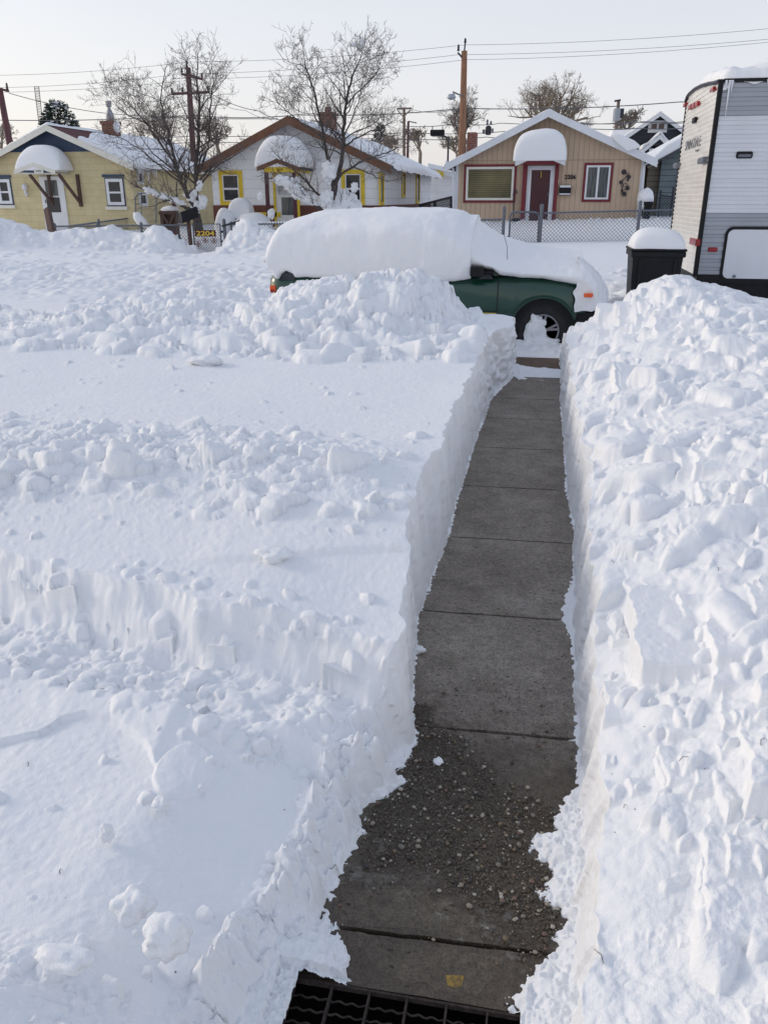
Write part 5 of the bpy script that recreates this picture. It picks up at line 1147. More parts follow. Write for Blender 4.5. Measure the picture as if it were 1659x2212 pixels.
# ---------------------------------------------------------------- wheelie bins
def bin_(x0,x1,y0,zt,label,seed,snowh,h=1.05,dep=.7):
    b=thing('trash_bin',label,'trash bin',((x0+x1)/2,y0+dep/2,zt-h)); w_=x1-x0; t=.06
    mb=MB(); lo=[(x0+t,y0+t),(x1-t,y0+t),(x1-t,y0+dep-t),(x0+t,y0+dep-t)]; hi=[(x0,y0),(x1,y0),(x1,y0+dep),(x0,y0+dep)]
    mb.v=[(*p,zt-h) for p in lo]+[(*p,zt) for p in hi]; mb.f=[(0,3,2,1),(4,5,6,7),(0,1,5,4),(1,2,6,5),(2,3,7,6),(3,0,4,7)]
    mb.build('body','black',b,bevel=.02)
    MB().box(x0-.02,y0-.02,zt-.07,x1+.02,y0+dep+.02,zt).build('rim','black',b,bevel=.012)
    MB().box(x0-.03,y0-.03,zt+.002,x1+.03,y0+dep+.03,zt+.035).build('lid','black',b,bevel=.015)
    MB().tube([(x0+.05,y0+dep+.02,zt-.04),(x0+.05,y0+dep+.10,zt-.03),(x1-.05,y0+dep+.10,zt-.03),(x1-.05,y0+dep+.02,zt-.04)],.015).build('handle','black',b)
    for xx in (x0+.05,x1-.10): MB().lathe([(.12,0),(.12,.05)],(xx,y0+dep-.05,zt-h+.1),16,'X').build('wheel','black',b)
    MB().bar((x0+.10,y0-.012,zt-.1),(x0+.10+t*.2,y0+t*.8-.012,zt-h+.1),.03,.02).bar((x1-.10,y0-.012,zt-.1),(x1-.10-t*.2,y0+t*.8-.012,zt-h+.1),.03,.02).build('rib','black',b)
    dome(b,x0-.01,x1+.02,zt+.03,zt+.03,zt+snowh,y0-.02,y0+dep+.02,seed,pw=2.5)
    finish(b); return b
BY=11.4; a=PW(C4,150,1700,BY)[0]; b_=PW(C4,575,1700,BY)[0]; zt=PW(C4,370,1692,BY)[2]; zs=PW(C4,340,1488,BY+.2)[2]
bin_(a,b_,BY,zt,'black wheeled trash bin with a snow cushion, standing before the trailer',13,zs-zt)
BY=27.2; a=PW(C4,240,1350,BY)[0]; b_=PW(C4,305,1350,BY)[0]; zt=PW(C4,280,1290,BY)[2]
bb=bin_(a,b_,BY,zt,'small dark bin heaped with snow beside the tan house corner',17,.35,.8,.6)
MB().blob((a+.05,BY+.35,zt+.12),(.24,.33,.30),4,4,.2,1.3).build('x','snow2')
o=bpy.data.objects['x']; o.name='snow_drift'; tag(o,'lump of snow slumped against the tan house behind the small bin','snow drift')
# ---------------------------------------------------------------- chain-link fences
def linkmesh(name,parent,A,B,z0a,z1a,z0b,z1b,m='mesh',sp=.10,r=.0052):
    """A,B: (x,y) ends; heights at each end; real diagonal wires clipped to the panel"""
    Lh=math.dist(A,B); H0=z1a-z0a; mb=MB()
    def P(s,h): t=s/Lh; z0=z0a+(z0b-z0a)*t; z1=z1a+(z1b-z1a)*t; return (A[0]+(B[0]-A[0])*t,A[1]+(B[1]-A[1])*t,z0+(z1-z0)*h/H0)
    n=int((Lh+H0)/sp)+1
    for k in range(n+1):
        c=k*sp
        s0,h0=(c,0) if c<=Lh else (Lh,c-Lh); s1,h1=(c-H0,H0) if c-H0>=0 else (0,c)
        if h0<H0 and math.hypot(s0-s1,h0-h1)>.02: mb.tube([P(s0,h0),P(s1,h1)],r,3,False)
        s0,h0=(c-H0,0) if c-H0>=0 else (0,H0-c); s1,h1=(c,H0) if c<=Lh else (Lh,H0-(c-Lh))
        if h1>0 and math.hypot(s0-s1,h0-h1)>.02: mb.tube([P(s0,h0),P(s1,h1)],r,3,False)
    return mb.build(name,m,parent)
def post(parent,x,y,z0,z1,r=.04,m='metal',cap=True):
    mb=MB(); mb.lathe([(r,z0),(r,z1)]+([(r*1.15,z1),(r*1.1,z1+.03),(r*.4,z1+.06)] if cap else []),(x,y,0),10); return mb.build('post',m,parent)
FY=24.0
def FF(u,v): p=atY(u,v,FY); return p[0],p[2]
# left fence (yellow house) to the 2204 gate
xa_,za_=FF(118,489); xb_,zb_=FF(404,486)
f=thing('chain_link_fence','chain-link fence behind the long snow pile, ending at the left post of the 2204 gate','fence',((xa_+xb_)/2,FY,.4))
MB().tube([(xa_,FY,za_),(xb_,FY,zb_)],.024,8).build('top_rail','metal',f)
linkmesh('wire_mesh',f,(xa_,FY),(xb_,FY),za_-1.15,za_,zb_-1.15,zb_)
for t in (.0,.33,.66): x=xa_+(xb_-xa_)*t; post(f,x,FY+.03,.1,za_+(zb_-za_)*t+.04)
finish(f)
# side fence running back beside the yellow house
Xs=atY(143,486,24)[0]
p1=atX(344,463,Xs); p2=atX(459,451,Xs)
f=thing('chain_link_fence','chain-link side fence running back along the wall of the yellow house','fence',(Xs,28,.6))
P0=(Xs,FY+.1,za_+.0); MB().tube([P0,p1,p2],.026,8).build('top_rail','metal',f)
linkmesh('wire_mesh',f,(P0[0],P0[1]),(p1[0],p1[1]),P0[2]-1.1,P0[2],p1[2]-1.1,p1[2]); linkmesh('wire_mesh',f,(p1[0],p1[1]),(p2[0],p2[1]),p1[2]-1.1,p1[2],p2[2]-1.1,p2[2])
for u,v in ((214,480),(344,463),(400,457)): p=atX(u,v,Xs); post(f,p[0],p[1],p[2]-1.2,p[2]+.05)
finish(f)
def gate(label,x0,z0,x1,z1,arc_=False,y=FY):
    g=thing('fence_gate',label,'gate',((x0+x1)/2,y,z0)); mb=MB(); r=.026
    pts=[(x0,z0),(x0,z1-.12),(x0+.04,z1-.03),(x0+.14,z1),(x1-.14,z1),(x1-.04,z1-.03),(x1,z1-.12),(x1,z0),(x0,z0)] if arc_ else [(x0,z0),(x0,z1),(x1,z1),(x1,z0),(x0,z0)]
    mb.tube([(x,y,z) for x,z in pts],r,8); mb.build('frame','metal',g)
    linkmesh('wire_mesh',g,(x0,y),(x1,y),z0,z1-.02,z0,z1-.02,sp=.085); return g
# 2204 gate
a=FF(*C7(268,400)); b_=FF(*C7(600,400)); zt=FF(*C7(430,205))[1]; zb=FF(*C7(430,590))[1]
g=gate('chain-link gate carrying the maroon 2204 sign and three small metal butterflies',a[0],zb,b_[0],zt)
q=[FF(*C7(283,278)),FF(*C7(545,360))]
s=MB().box(q[0][0],FY-.06,q[1][1],q[1][0],FY-.04,q[0][1]).build('number_sign','sign',g)
hh=(q[0][1]-q[1][1]); text('numerals','2204','gold',s,q[0][0]+.05,q[1][1]+hh*.14,hh*.72,FY-.063,(q[1][0]-q[0][0])*.86,.004,.02)
for x,y in ((325,450),(415,405),(520,412)):
    p=FF(*C7(x,y)); mb=MB()
    for sx in (-1,1):
        for (dx,dz,r) in ((.06,.04,.04),(.05,-.04,.03)):
            mb.tube([(p[0]+sx*(.015+dx*.2),FY-.05,p[1]+dz*.2)]+[(p[0]+sx*(dx+r*math.cos(t)),FY-.05,p[1]+dz+r*math.sin(t)) for t in np.linspace(3.6,3.6+5.6,9)]+[(p[0]+sx*(.015+dx*.2),FY-.05,p[1]+dz*.2)],.007,4)
    mb.tube([(p[0],FY-.05,p[1]-.08),(p[0],FY-.05,p[1]+.08)],.012,5); mb.build('butterfly',mat('rusty_red_metal',(0.20,0.07,0.045),.6,var=.3),g)
for y in (300,420): p=FF(*C7(610,y)); MB().box(p[0]-.02,FY-.03,p[1]-.03,p[0]+.12,FY+.03,p[1]+.03).build('hinge','darkmetal',g)
finish(g)
# its two posts
for (u0,v0,u1,v1,lab,rr_) in ((407,484,415,548,'left grey steel post of the 2204 gate, beside the black mailbox',.055),(484,476,489,532,'right grey steel post of the 2204 gate with a rounded cap',.05)):
    p=FF(u0,v0); q_=FF(u1,v1); o=MB().tube([(q_[0],FY,q_[1]-.35),(q_[0]+(p[0]-q_[0])*.0,FY,q_[1]-.1),(p[0],FY,p[1]),(p[0],FY,p[1]+.05)],[rr_,rr_,rr_,rr_*.5],10).build('gate_post','metal'); tag(o,lab,'post')
# right-hand fence of the white house
xa_,za_=FF(492,485); xb_,zb_=FF(1084,474)
f=thing('chain_link_fence','chain-link fence right of the 2204 gate, its top rail running on behind the green car','fence',((xa_+xb_)/2,FY,.4))
MB().tube([(xa_,FY,za_),(xb_,FY,zb_)],.024,8).build('top_rail','metal',f); linkmesh('wire_mesh',f,(xa_,FY),(xb_,FY),za_-1.1,za_,zb_-1.0,zb_)
for u in (499,640,830,960): x=atY(u,485,FY)[0]; post(f,x,FY+.03,.2,za_+(zb_-za_)*(x-xa_)/(xb_-xa_)+.03,.028)
rs=MB(); 
for k in range(24):
    x=xa_+.55+k*.085; rs.blob((x,FY,za_+(zb_-za_)*(x-xa_)/(xb_-xa_)+.03),(.04,.05,.035),k,1,.3)
rs.build('rail_snow','snow2',f,smooth=True)
p=FF(*C7(735,205)); MB().bar((p[0]-.28,FY-.05,p[1]-.06),(p[0]+.28,FY-.05,p[1]+.09),.05,.14).build('latch_box','darkmetal',f)
finish(f)
# patriotic-looking ribbons by the fence: small folded pinwheels in dark red, white and navy
for (x0,y0,x1,y1,lab) in ((22,320,115,420,'small dark red, white and navy cloth hung on the fence left of the 2204 gate'),(722,300,802,400,'dark red and white cloth hung low on the fence right of the 2204 gate'),(1040,270,1080,320,'tiny dark red cloth tied to the fence behind the pointed snow pile')):
    a=FF(*C7(x0,y0)); b_=FF(*C7(x1,y1)); w3=(b_[0]-a[0])/3; o=thing('cloth',lab,'cloth',((a[0]+b_[0])/2,FY,b_[1]))
    for k,mm in enumerate(('sign','white','navy')):
        mb=MB(); mb.prismY([(a[0]+w3*k*.9,a[1]-.05*k),(a[0]+w3*(k+.4),b_[1]+.05*k),(a[0]+w3*(k+1.2),b_[1]),(a[0]+w3*(k+1),a[1]-.02*k)],FY-.05-.006*k,FY-.045-.006*k)
        mb.build('strip',{'sign':'red','white':'white','navy':'navy'}[mm],o)
    finish(o)
# black mailbox on its post
a=FF(*C7(108,205)); b_=FF(*C7(250,80)); o=thing('mailbox','black rounded mailbox tilted on a post beside the 2204 gate','mailbox',(a[0],FY,.4))
mb=MB(); n=14; w_=.12
prof=[(-w_,-.11),(w_,-.11),(w_,.03)]+[(w_*math.cos(t),.03+w_*math.sin(t)) for t in np.linspace(0,math.pi,9)][1:-1]+[(-w_,.03)]
d=Vector((.34,.45,.17)); ax=Vector((.8,-.6,0)); c0=Vector((a[0]+.12,FY-.35,a[1]+.15))
for j in (0,1):
    for s_,h in prof: q=c0+d*j+ax*s_+Vector((0,0,h*1.15)); mb.v.append(tuple(q))
n=len(prof); mb.f=[tuple(range(n)),tuple(n+i for i in reversed(range(n)))]+[(i,(i+1)%n,n+(i+1)%n,n+i) for i in range(n)]
bx_=mb.build('box','black',o)
MB().tube([tuple(c0+ax*s_*1.02-d*.01+Vector((0,0,h*1.16))) for s_,h in prof+[prof[0]]],.009,5).build('door_rim','metal',bx_)
MB().bar(tuple(c0+d*.5+Vector((0,0,-.13))),tuple(c0+d*.5+Vector((.02,0,-1.0))),.09).build('post','wood',o); finish(o)
# tan house fence
f=thing('chain_link_fence','chain-link fence across the snowy front yard of the tan house, right of its gate','fence',(1.3,FY,.7))
a=FF(1174,460); b_=FF(1382,455); MB().tube([(a[0],FY,a[1]),(b_[0],FY,b_[1])],.022,8).build('top_rail','metal',f); linkmesh('wire_mesh',f,(a[0],FY),(b_[0],FY),a[1]-.95,a[1],b_[1]-.95,b_[1])
p=FF(1383,438); post(f,p[0],FY,.4,p[1],.045); finish(f)
f=thing('chain_link_fence','short chain-link fence between the tan house yard corner and the trailer','fence',(3.5,FY,.8))
b_=FF(1387,455); c_=FF(1500,452); MB().tube([(b_[0],FY,b_[1]),(c_[0],FY,c_[1])],.022,8).build('top_rail','metal',f); linkmesh('wire_mesh',f,(b_[0],FY),(c_[0],FY),b_[1]-.95,b_[1],c_[1]-.9,c_[1]); post(f,c_[0],FY,.4,c_[1]+.03); finish(f)
for (u0,v0,r_,lab) in ((1089,451,.045,'thin steel gate post at the left of the tan house gate'),(1170,446,.05,'thicker steel gate post at the right of the tan house gate')):
    p=FF(u0,v0); o=MB().lathe([(r_,.3),(r_,p[1]),(r_*1.2,p[1]),(r_*1.1,p[1]+.04),(r_*.3,p[1]+.07)],(p[0],FY,0),12).build('gate_post','metal'); tag(o,lab,'post')
a=FF(1100,500); b_=FF(1162,500); zt=FF(1130,458)[1]; zb=FF(1130,524)[1]-.1
g=gate('low chain-link gate with rounded top corners in front of the dark red door',a[0],zb,b_[0],zt,True); p=FF(1097,512); MB().box(p[0]-.08,FY-.05,p[1]-.05,p[0]+.05,FY-.02,p[1]+.03).build('latch','darkmetal',g); finish(g)
# dark board fence between white and tan houses
GY2=33; a=atY(905,443,GY2); b_=atY(977,425,GY2-3)
f=thing('wire_fence','dark wire side fence between the white house and the tan house','fence',((a[0]+b_[0])/2,GY2-1.5,1.0))
MB().tube([(a[0],GY2,a[2]),(b_[0],GY2-3,b_[2])],.035,6).build('top_rail','darkmetal',f); linkmesh('wire_mesh',f,(a[0],GY2),(b_[0],GY2-3),a[2]-1.0,a[2],b_[2]-1.2,b_[2],'darkmetal',.12,.012)
for t in (.05,.5,.98): x=a[0]+(b_[0]-a[0])*t; y=GY2-3*t; z=a[2]+(b_[2]-a[2])*t; MB().box(x-.05,y-.05,z-1.3,x+.05,y+.05,z+.02).build('post','darkmetal',f)
finish(f)
# small gate/fence panel by the shed
p0=PW(C4,378,1200,29); p1=PW(C4,480,1185,29)
f=thing('wire_fence','dark wire gate panel leaning in front of the grey shed','fence',((p0[0]+p1[0])/2,29,.9))
MB().box(p0[0]-.02,29,.8,p0[0]+.03,29.05,p0[2]+.05).box(p1[0]-.02,29,.8,p1[0]+.04,29.05,p1[2]+.1).tube([(p0[0],29,p0[2]-.1),(p1[0],29,p1[2]-.2)],.02).build('frame','darkmetal',f); linkmesh('wire_mesh',f,(p0[0],29),(p1[0],29),.9,p0[2]-.1,.9,p1[2]-.2,'darkmetal',.1,.008); finish(f)
# leaning wooden post by the left fence
p=PW(C1,368,1022,23.3); q_=PW(C1,415,1262,22.6); o=MB().bar(q_,p,.16,.14).build('wooden_post','wood'); tag(o,'dark weathered wooden post leaning at the left end of the chain-link fence','post')
# items in the yards
def yard(u,v,Y): return atY(u,v,Y)
o=thing('planter','weathered wooden planter with a V brace, topped with snow','planter',(PW(C1,1300,1100,25.2)[0],25.2,.5))
r=PR(C1,1237,1035,1370,1145,25.2); mb=MB(); mb.box(r[0],25.2,r[1]-.4,r[0]+.1,25.3,r[3]).box(r[2]-.1,25.2,r[1]-.4,r[2],25.3,r[3]).box(r[0]-.02,25.18,r[3]-.1,r[2]+.02,25.3,r[3]).box(r[0]+.1,25.3,r[1]-.4,r[2]-.1,25.36,r[3]-.05); mb.bar(((r[0]+r[2])/2,25.2,r[1]),(r[0]+.1,25.2,r[3]-.1),.07).bar(((r[0]+r[2])/2,25.2,r[1]),(r[2]-.1,25.2,r[3]-.1),.07); mb.build('frame','wood',o)
MB().blob(((r[0]+r[2])/2,25.35,r[3]+.04),((r[2]-r[0])*.52,.2,.10),5,3,.25).build('snow_cap','snow2',o,smooth=True); finish(o)
p=PW(C1,1340,935,25.6); q_=PW(C1,1358,1100,25.6); o=MB().bar(q_,p,.11).build('wooden_post','pole2'); tag(o,'rusty-red upright post standing behind the snow-topped planter','post')
# snow-covered curved rail
mb=MB(); pts=[PW(C1,x,y,25.0) for x,y in ((1055,1045),(1062,1075),(1080,1105),(1110,1130),(1140,1150))]; mb.tube(pts,[.10,.14,.15,.14,.08],10); o=mb.build('snow_covered_rail','snow2',smooth=True); tag(o,'curved handrail thickly coated with snow, in front of the yellow house','handrail')
# trellis arch
o=thing('garden_arch','thin metal garden arch against the yellow house side wall','garden arch',(PW(C1,1125,1000,26.6)[0],26.6,.6)); aY=26.6
o_=MB().tube([PW(C1,x,y,aY) for x,y in ((1048,1130),(1045,930),(1060,905),(1100,897),(1160,897),(1200,910),(1208,940),(1205,1130))],.022,6).build('frame','metal',o)
mb=MB()
for k in range(5): mb.tube([PW(C1,1048,950+k*38,aY),PW(C1,1092,935+k*38,aY)],.009,4)
mb.tube([PW(C1,1092,900,aY),PW(C1,1095,1130,aY)],.014,4); mb.build('lattice','metal',o); finish(o)
# bench loaded with snow in front of white house
bY=26.2; r=PR(C2,262,968,350,1000,bY)
o=thing('bench','wooden bench almost swallowed by a rounded snow mound, before the white house','bench',((r[0]+r[2])/2,bY,r[1]-.3))
MB().box(r[0],bY,r[1],r[2]+.15,bY+.35,r[3]-.03).build('seat','wood',o); MB().box(r[0],bY-.03,r[3]-.14,r[2]+.1,bY,r[3]-.0).build('seat_board',mat('light_wood',(0.33,0.18,0.11),.7,var=.2,vscale=6),o)
for x in (r[0]+.05,r[2]+.05): MB().box(x-.03,bY+.02,r[1]-.4,x+.03,bY+.08,r[1]).build('leg','wood',o)
a=PW(C2,250,930,bY)[0]; b_=PW(C2,412,930,bY)[0]; zt=PW(C2,330,872,bY)[2]; dome(o,a,b_,r[3]-.22,r[3]-.05,zt,bY-.05,bY+.6,21,pw=2.5); finish(o)
a=PW(C2,152,1000,25.8); b_=PW(C2,285,1000,25.8); zt=PW(C2,210,945,25.8)[2]
o=MB().blob(((a[0]+b_[0])/2,26.0,zt-.55),((b_[0]-a[0])/2*1.0,.5,.55),31,4,.15,1.1).build('snow_mound','snow2',smooth=True); tag(o,'tall smooth snow mound at the left corner of the white house','snow mound')
a=PW(C2,270,1020,25.6); b_=PW(C2,530,1020,25.6); zt=PW(C2,400,992,25.6)[2]
o=MB().blob(((a[0]+b_[0])/2,26.0,zt-.42),((b_[0]-a[0])/2*1.1,.6,.45),33,4,.15,1.1).build('snow_mound','snow2',smooth=True); tag(o,'long low snow mound below the bench and yellow base board','snow mound')
# snow-covered shrub beside tree two
sY=25.4; c=PW(C2,1075,960,sY); o=thing('snowy_shrub','round shrub wrapped in snow at the foot of the second bare tree','shrub',(c[0],sY,c[2]-.6))
MB().blob((c[0],sY,c[2]-.28),(.62,.5,.80),41,4,.3,1.8).build('snow_cap','snow2',o,smooth=True)
mb=MB()
for k in range(60):
    a=random.uniform(0,6.28); b_=random.uniform(.1,1.2); d=Vector((math.cos(a)*math.cos(b_)*.5,math.sin(a)*math.cos(b_)*.4-.1,math.sin(b_)*.75)); p=Vector((c[0],sY,c[2]-.25)); mb.tube([p+d*.7,p+d*1.0+Vector((random.uniform(-.05,.05),0,.02)),p+d*1.22],[.008,.006,.004],4,False)
mb.build('twigs','bark',o); finish(o)
# hooked tool by the picture window
pts=[PW(C3,x,y,HY-.2) for x,y in ((578,890),(578,800),(577,745),(585,722),(598,722),(600,735),(590,742))]; o=MB().tube(pts,.022,6).build('garden_hook','darkmetal'); tag(o,'dark hooked rod leaning between the picture window and red door','garden hook')
o=MB().prismY([(p[0],p[2]) for p in [PW(C3,x,y,HY-.5) for x,y in ((560,912),(622,925),(618,900),(575,897))]],HY-.6,HY-.25).build('door_mat','black'); tag(o,'black mat poking out of the snow left of the dark red door','mat')
# ---------------------------------------------------------------- poles and wires
def polebar(root,p,q,r,m,name='crossarm'): MB().bar(p,q,r*.85,r*.7).build(name,m,root)
def insul(root,p,h=.16): MB().lathe([(.015,0),(.05,.02),(.05,.06),(.03,.08),(.045,.10),(.03,h)],p,8).build('insulator','darkmetal',root)
AY=34.0
t=atY(1003,110,AY); b_=atY(998,318,AY)
o=thing('utility_pole','tallest orange-brown utility pole with a street lamp, behind the tan house left eave','utility pole',(b_[0],AY,.5))
MB().tube([(b_[0]-.03,AY,.5),(b_[0],AY,b_[2]),(t[0],AY,t[2])],[.17,.14,.105],12).build('pole','pole',o)
MB().tube([(t[0],AY,t[2]),(t[0]+.02,AY,t[2]+.28)],.03,6).build('top_pin','darkmetal',o); insul(o,(t[0]+.02,AY,t[2]+.25))
q=atY(990,118,AY); polebar(o,(q[0]-.02,AY-.05,q[2]+.06),(t[0],AY-.05,q[2]-.18),.07,'darkmetal'); insul(o,(q[0],AY-.05,q[2]+.1),.22)
l0=atY(1000,208,AY-.1); l1=atY(975,207,AY-.9)
arm=MB().tube([(l0[0],AY-.1,l0[2]),(l0[0]-.35,AY-.4,l0[2]+.12),(l1[0]+.1,AY-.85,l1[2]+.03)],.028,6).build('lamp_arm','metal',o)
MB().lathe([(.02,.09),(.10,.07),(.16,.0),(.17,-.05),(.10,-.10),(.02,-.12)],(l1[0],AY-.9,l1[2]-.02),14).build('lamp_head',mat('lamp_grey',(0.35,0.38,0.42),.4,.3),o); finish(o)
t=atY(407,146,AY); b_=atY(422,400,AY); 
o=thing('utility_pole','dark red-brown utility pole with two crossarms behind the left bare tree','utility pole',(b_[0],AY,.5))
MB().tube([(b_[0]+.05,AY,.5),(b_[0],AY,b_[2]),(t[0],AY,t[2])],[.16,.13,.10],12).build('pole','pole2',o); insul(o,(t[0]-.05,AY,t[2]),.25)
for a,b2,yo in (((393,160),(438,171),-.15),((371,203),(452,199),-.15)):
    p=atY(*a,AY+yo); q=atY(*b2,AY+yo); polebar(o,p,q,.11,'pole2'); 
    for k in (0.02,.3,.98): insul(o,(p[0]+(q[0]-p[0])*k,AY+yo,p[2]+(q[2]-p[2])*k+.05))
finish(o)
t=atY(0,190,AY-2); b_=atY(22,310,AY-2)
o=thing('utility_pole','leaning dark red pole cut by the left edge above the yellow house','utility pole',(b_[0],AY-2,.5))
MB().tube([(b_[0]+.9,AY-2,.5),b_,t],[.16,.13,.11],12).build('pole','pole2',o); p=atY(-14,188,AY-2.1); q=atY(20,197,AY-2.1); polebar(o,p,q,.10,'pole2'); insul(o,(q[0]-.05,q[1],q[2]+.04),.25); finish(o)
o=thing('utility_pole','slender grey T-topped pole far behind the white house roof','utility pole',(atY(873,300,60)[0],60,1)); t=atY(873,236,60); b_=atY(874,330,60)
MB().tube([(b_[0],60,1),t],[.13,.09],10).build('pole','polegrey',o); p=atY(857,235,59.8); q=atY(889,234,59.8); polebar(o,p,q,.12,'polegrey'); MB().bar((t[0]-.45,59.8,t[2]-.05),(t[0],59.8,t[2]-.5),.06).bar((t[0]+.45,59.8,t[2]-.05),(t[0],59.8,t[2]-.5),.06).build('brace','polegrey',o); finish(o)
t=atY(882,262,52); o=thing('utility_pole','short thin dark pole just right of the T-topped pole','utility pole',(t[0],52,1)); MB().tube([(t[0]-.05,52,1),t],[.09,.07],8).build('pole','pole2',o); MB().tube([t,(t[0]+.5,52,t[2]-.1)],.03,5).build('bracket','darkmetal',o); finish(o)
t=PW(C3,1245,148,55); b_=PW(C3,1230,330,55); o=thing('utility_pole','grey pole with a transformer can between the tan house and dark house','utility pole',(b_[0],55,1)); MB().tube([(b_[0]-.1,55,1),b_,t],[.14,.12,.09],10).build('pole','polegrey',o)
p=PW(C3,1232,240,54.6); MB().lathe([(.05,-.36),(.2,-.33),(.21,.0),(.21,.26),(.15,.33),(.05,.35)],(p[0],54.6,p[2]),14).build('transformer',mat('transformer_grey',(0.28,0.31,0.35),.5),o)
p=PW(C3,1218,155,54.8); q=PW(C3,1258,148,54.8); polebar(o,p,q,.12,'darkmetal'); MB().box(p[0]+.3,54.7,p[2]-.9,p[0]+.6,54.9,p[2]-.4).build('cutout','darkmetal',o); finish(o)
t=PW(C3,165,380,60); o=thing('street_lamp','small distant street lamp left of the tall orange-brown pole','street lamp',(t[0],60,1)); MB().tube([(t[0],60,1),(t[0],60,t[2]-.1),(t[0]-.2,60,t[2]),(t[0]-.8,60,t[2]+.1)],.07,6).build('pole','darkmetal',o); MB().blob((t[0]-.95,60,t[2]+.1),(.3,.15,.1),3,2,.1).build('lamp_head','metal',o); finish(o)
# lattice mast at far left
aY=70; t0=PW(C1,268,75,aY); t1=PW(C1,303,75,aY); b0=PW(C1,305,375,aY); b1=PW(C1,335,375,aY)
o=thing('lattice_mast','pale lattice radio mast rising behind the snowy conifer','radio mast',(b0[0],aY,1)); mb=MB(); 
for a,b_ in ((t0,b0),(t1,b1)): mb.tube([a,b_],.035,4)
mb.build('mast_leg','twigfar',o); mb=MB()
for k in range(24): s=k/24; a=Vector(t0).lerp(Vector(b0),s); b_=Vector(t1).lerp(Vector(b1),s+.02); mb.tube([a,b_],.025,3)
mb.build('rungs','twigfar',o); finish(o)
# wires
def wire(name,pts,r,label,Ys,sag=0.0,group='overhead wires'):
    P=[]
    for i in range(len(pts)-1):
        a=Vector(atY(*pts[i],Ys[i])); b_=Vector(atY(*pts[i+1],Ys[i+1]))
        for k in range(16): s=k/16; q=a.lerp(b_,s); q.z-=4*sag*s*(1-s); P.append(q)
    P.append(b_); o=MB().tube(P,r,4,False).build(name,'wire'); tag(o,label,'overhead wire',group)
w3=[AY]*5
wire('overhead_wire',[(-60,163),(407,134),(1004,97),(1720,56)],.006,'topmost thin wire running over the pole tops across the sky',[AY]*4,.12)
wire('overhead_wire',[(-60,190),(393,160),(991,118),(1720,79)],.006,'second wire from the top, ending at the bracket of the tall orange-brown pole',[AY]*4,.12)
wire('overhead_wire',[(-60,200),(438,170),(1004,129),(1720,85)],.006,'third wire from the top, just under the bracket wire of the tall pole',[AY-.1]*4,.12)
wire('overhead_wire',[(-60,258),(422,249),(640,248),(1000,234),(1470,220),(1720,216)],.016,'thick cable passing behind both bare trees at chimney height, up to the trailer roof',[AY]*6,.10)
wire('overhead_wire',[(20,201),(232,245),(600,256)],.012,'wire dropping from the leaning left pole towards the yellow house chimney',[AY-2,AY-1,AY],.08)
wire('overhead_wire',[(452,200),(560,240),(640,262)],.012,'wire slanting down right from the left pole crossarm to the white house gable',[AY-.2,AY-1,30],.10)
wire('overhead_wire',[(452,204),(530,238),(620,256)],.008,'thin wire slanting just under the crossarm wire left of the white gable',[AY-.2,AY-1,31],.15)
wire('overhead_wire',[(-60,308),(120,300),(440,292),(620,288),(880,286),(1100,283),(1250,286)],.013,'cable just above the roof ridges, crossing behind the white house chimney',[AY+2]*7,.08)
wire('overhead_wire',[(870,272),(1000,264),(1080,266),(1400,262),(1500,262)],.012,'cable crossing behind the tan gable apex from the T-topped pole',[AY+1]*5,.08)
wire('overhead_wire',[(-60,325),(150,316),(440,306),(600,304),(900,301),(1050,296),(1200,300)],.013,'lowest cable along the alley, hidden in part by the white house roof',[AY+2]*7,.05)
wire('overhead_wire',[(1240,265),(1380,264),(1500,260)],.014,'cable from the tan roof to the trailer, crossing the dark house gable',[AY]*3,.05)
wire('overhead_wire',[(1250,276),(1380,277),(1500,274)],.014,'lower cable crossing the dark house upper window',[AY]*3,.05)
wire('overhead_wire',[(516,300),(700,296),(860,292)],.010,'thin wire grazing the white gable top behind the second bare tree',[AY+3]*3,.1)
wire('overhead_wire',[(889,235),(1003,232)],.012,'short wire from the T-topped pole to the tall orange-brown pole',[59.8,AY],.2)
def canbox(c,x,y,Y,label):
    p=PW(c,x,y,Y); o=thing('cable_box',label,'cable box',(p[0],Y,p[2])); MB().box(p[0]-.28,Y-.1,p[2]-.12,p[0]+.28,Y+.1,p[2]+.1).build('case','black',o,bevel=.03); MB().tube([(p[0]-.2,Y,p[2]+.1),(p[0]-.2,Y,p[2]+.22)],.02).tube([(p[0]+.2,Y,p[2]+.1),(p[0]+.2,Y,p[2]+.22)],.02).build('hanger','darkmetal',o); finish(o)
canbox(C3,95,354,AY+1,'small black cable box hanging on a wire left of the tall pole')
p=PW(C3,418,335,AY+1); o=thing('transformer','small grey transformer with bushings on the wires right of the tall pole','transformer',(p[0],AY+1,p[2])); MB().lathe([(.05,-.2),(.11,-.18),(.12,.08),(.08,.12),(.04,.14)],(p[0],AY+1,p[2]),12).build('can','darkmetal',o); MB().box(p[0]-.22,AY+.9,p[2]-.15,p[0]-.13,AY+1.1,p[2]+.0).box(p[0]+.13,AY+.9,p[2]-.12,p[0]+.20,AY+1.1,p[2]+.03).lathe([(.02,.16),(.05,.2),(.03,.25),(.05,.3),(.02,.36)],(p[0]-.05,AY+1,p[2]),8).lathe([(.02,.16),(.05,.2),(.03,.3)],(p[0]+.09,AY+1,p[2]),8).build('bushings','metal',o); finish(o)
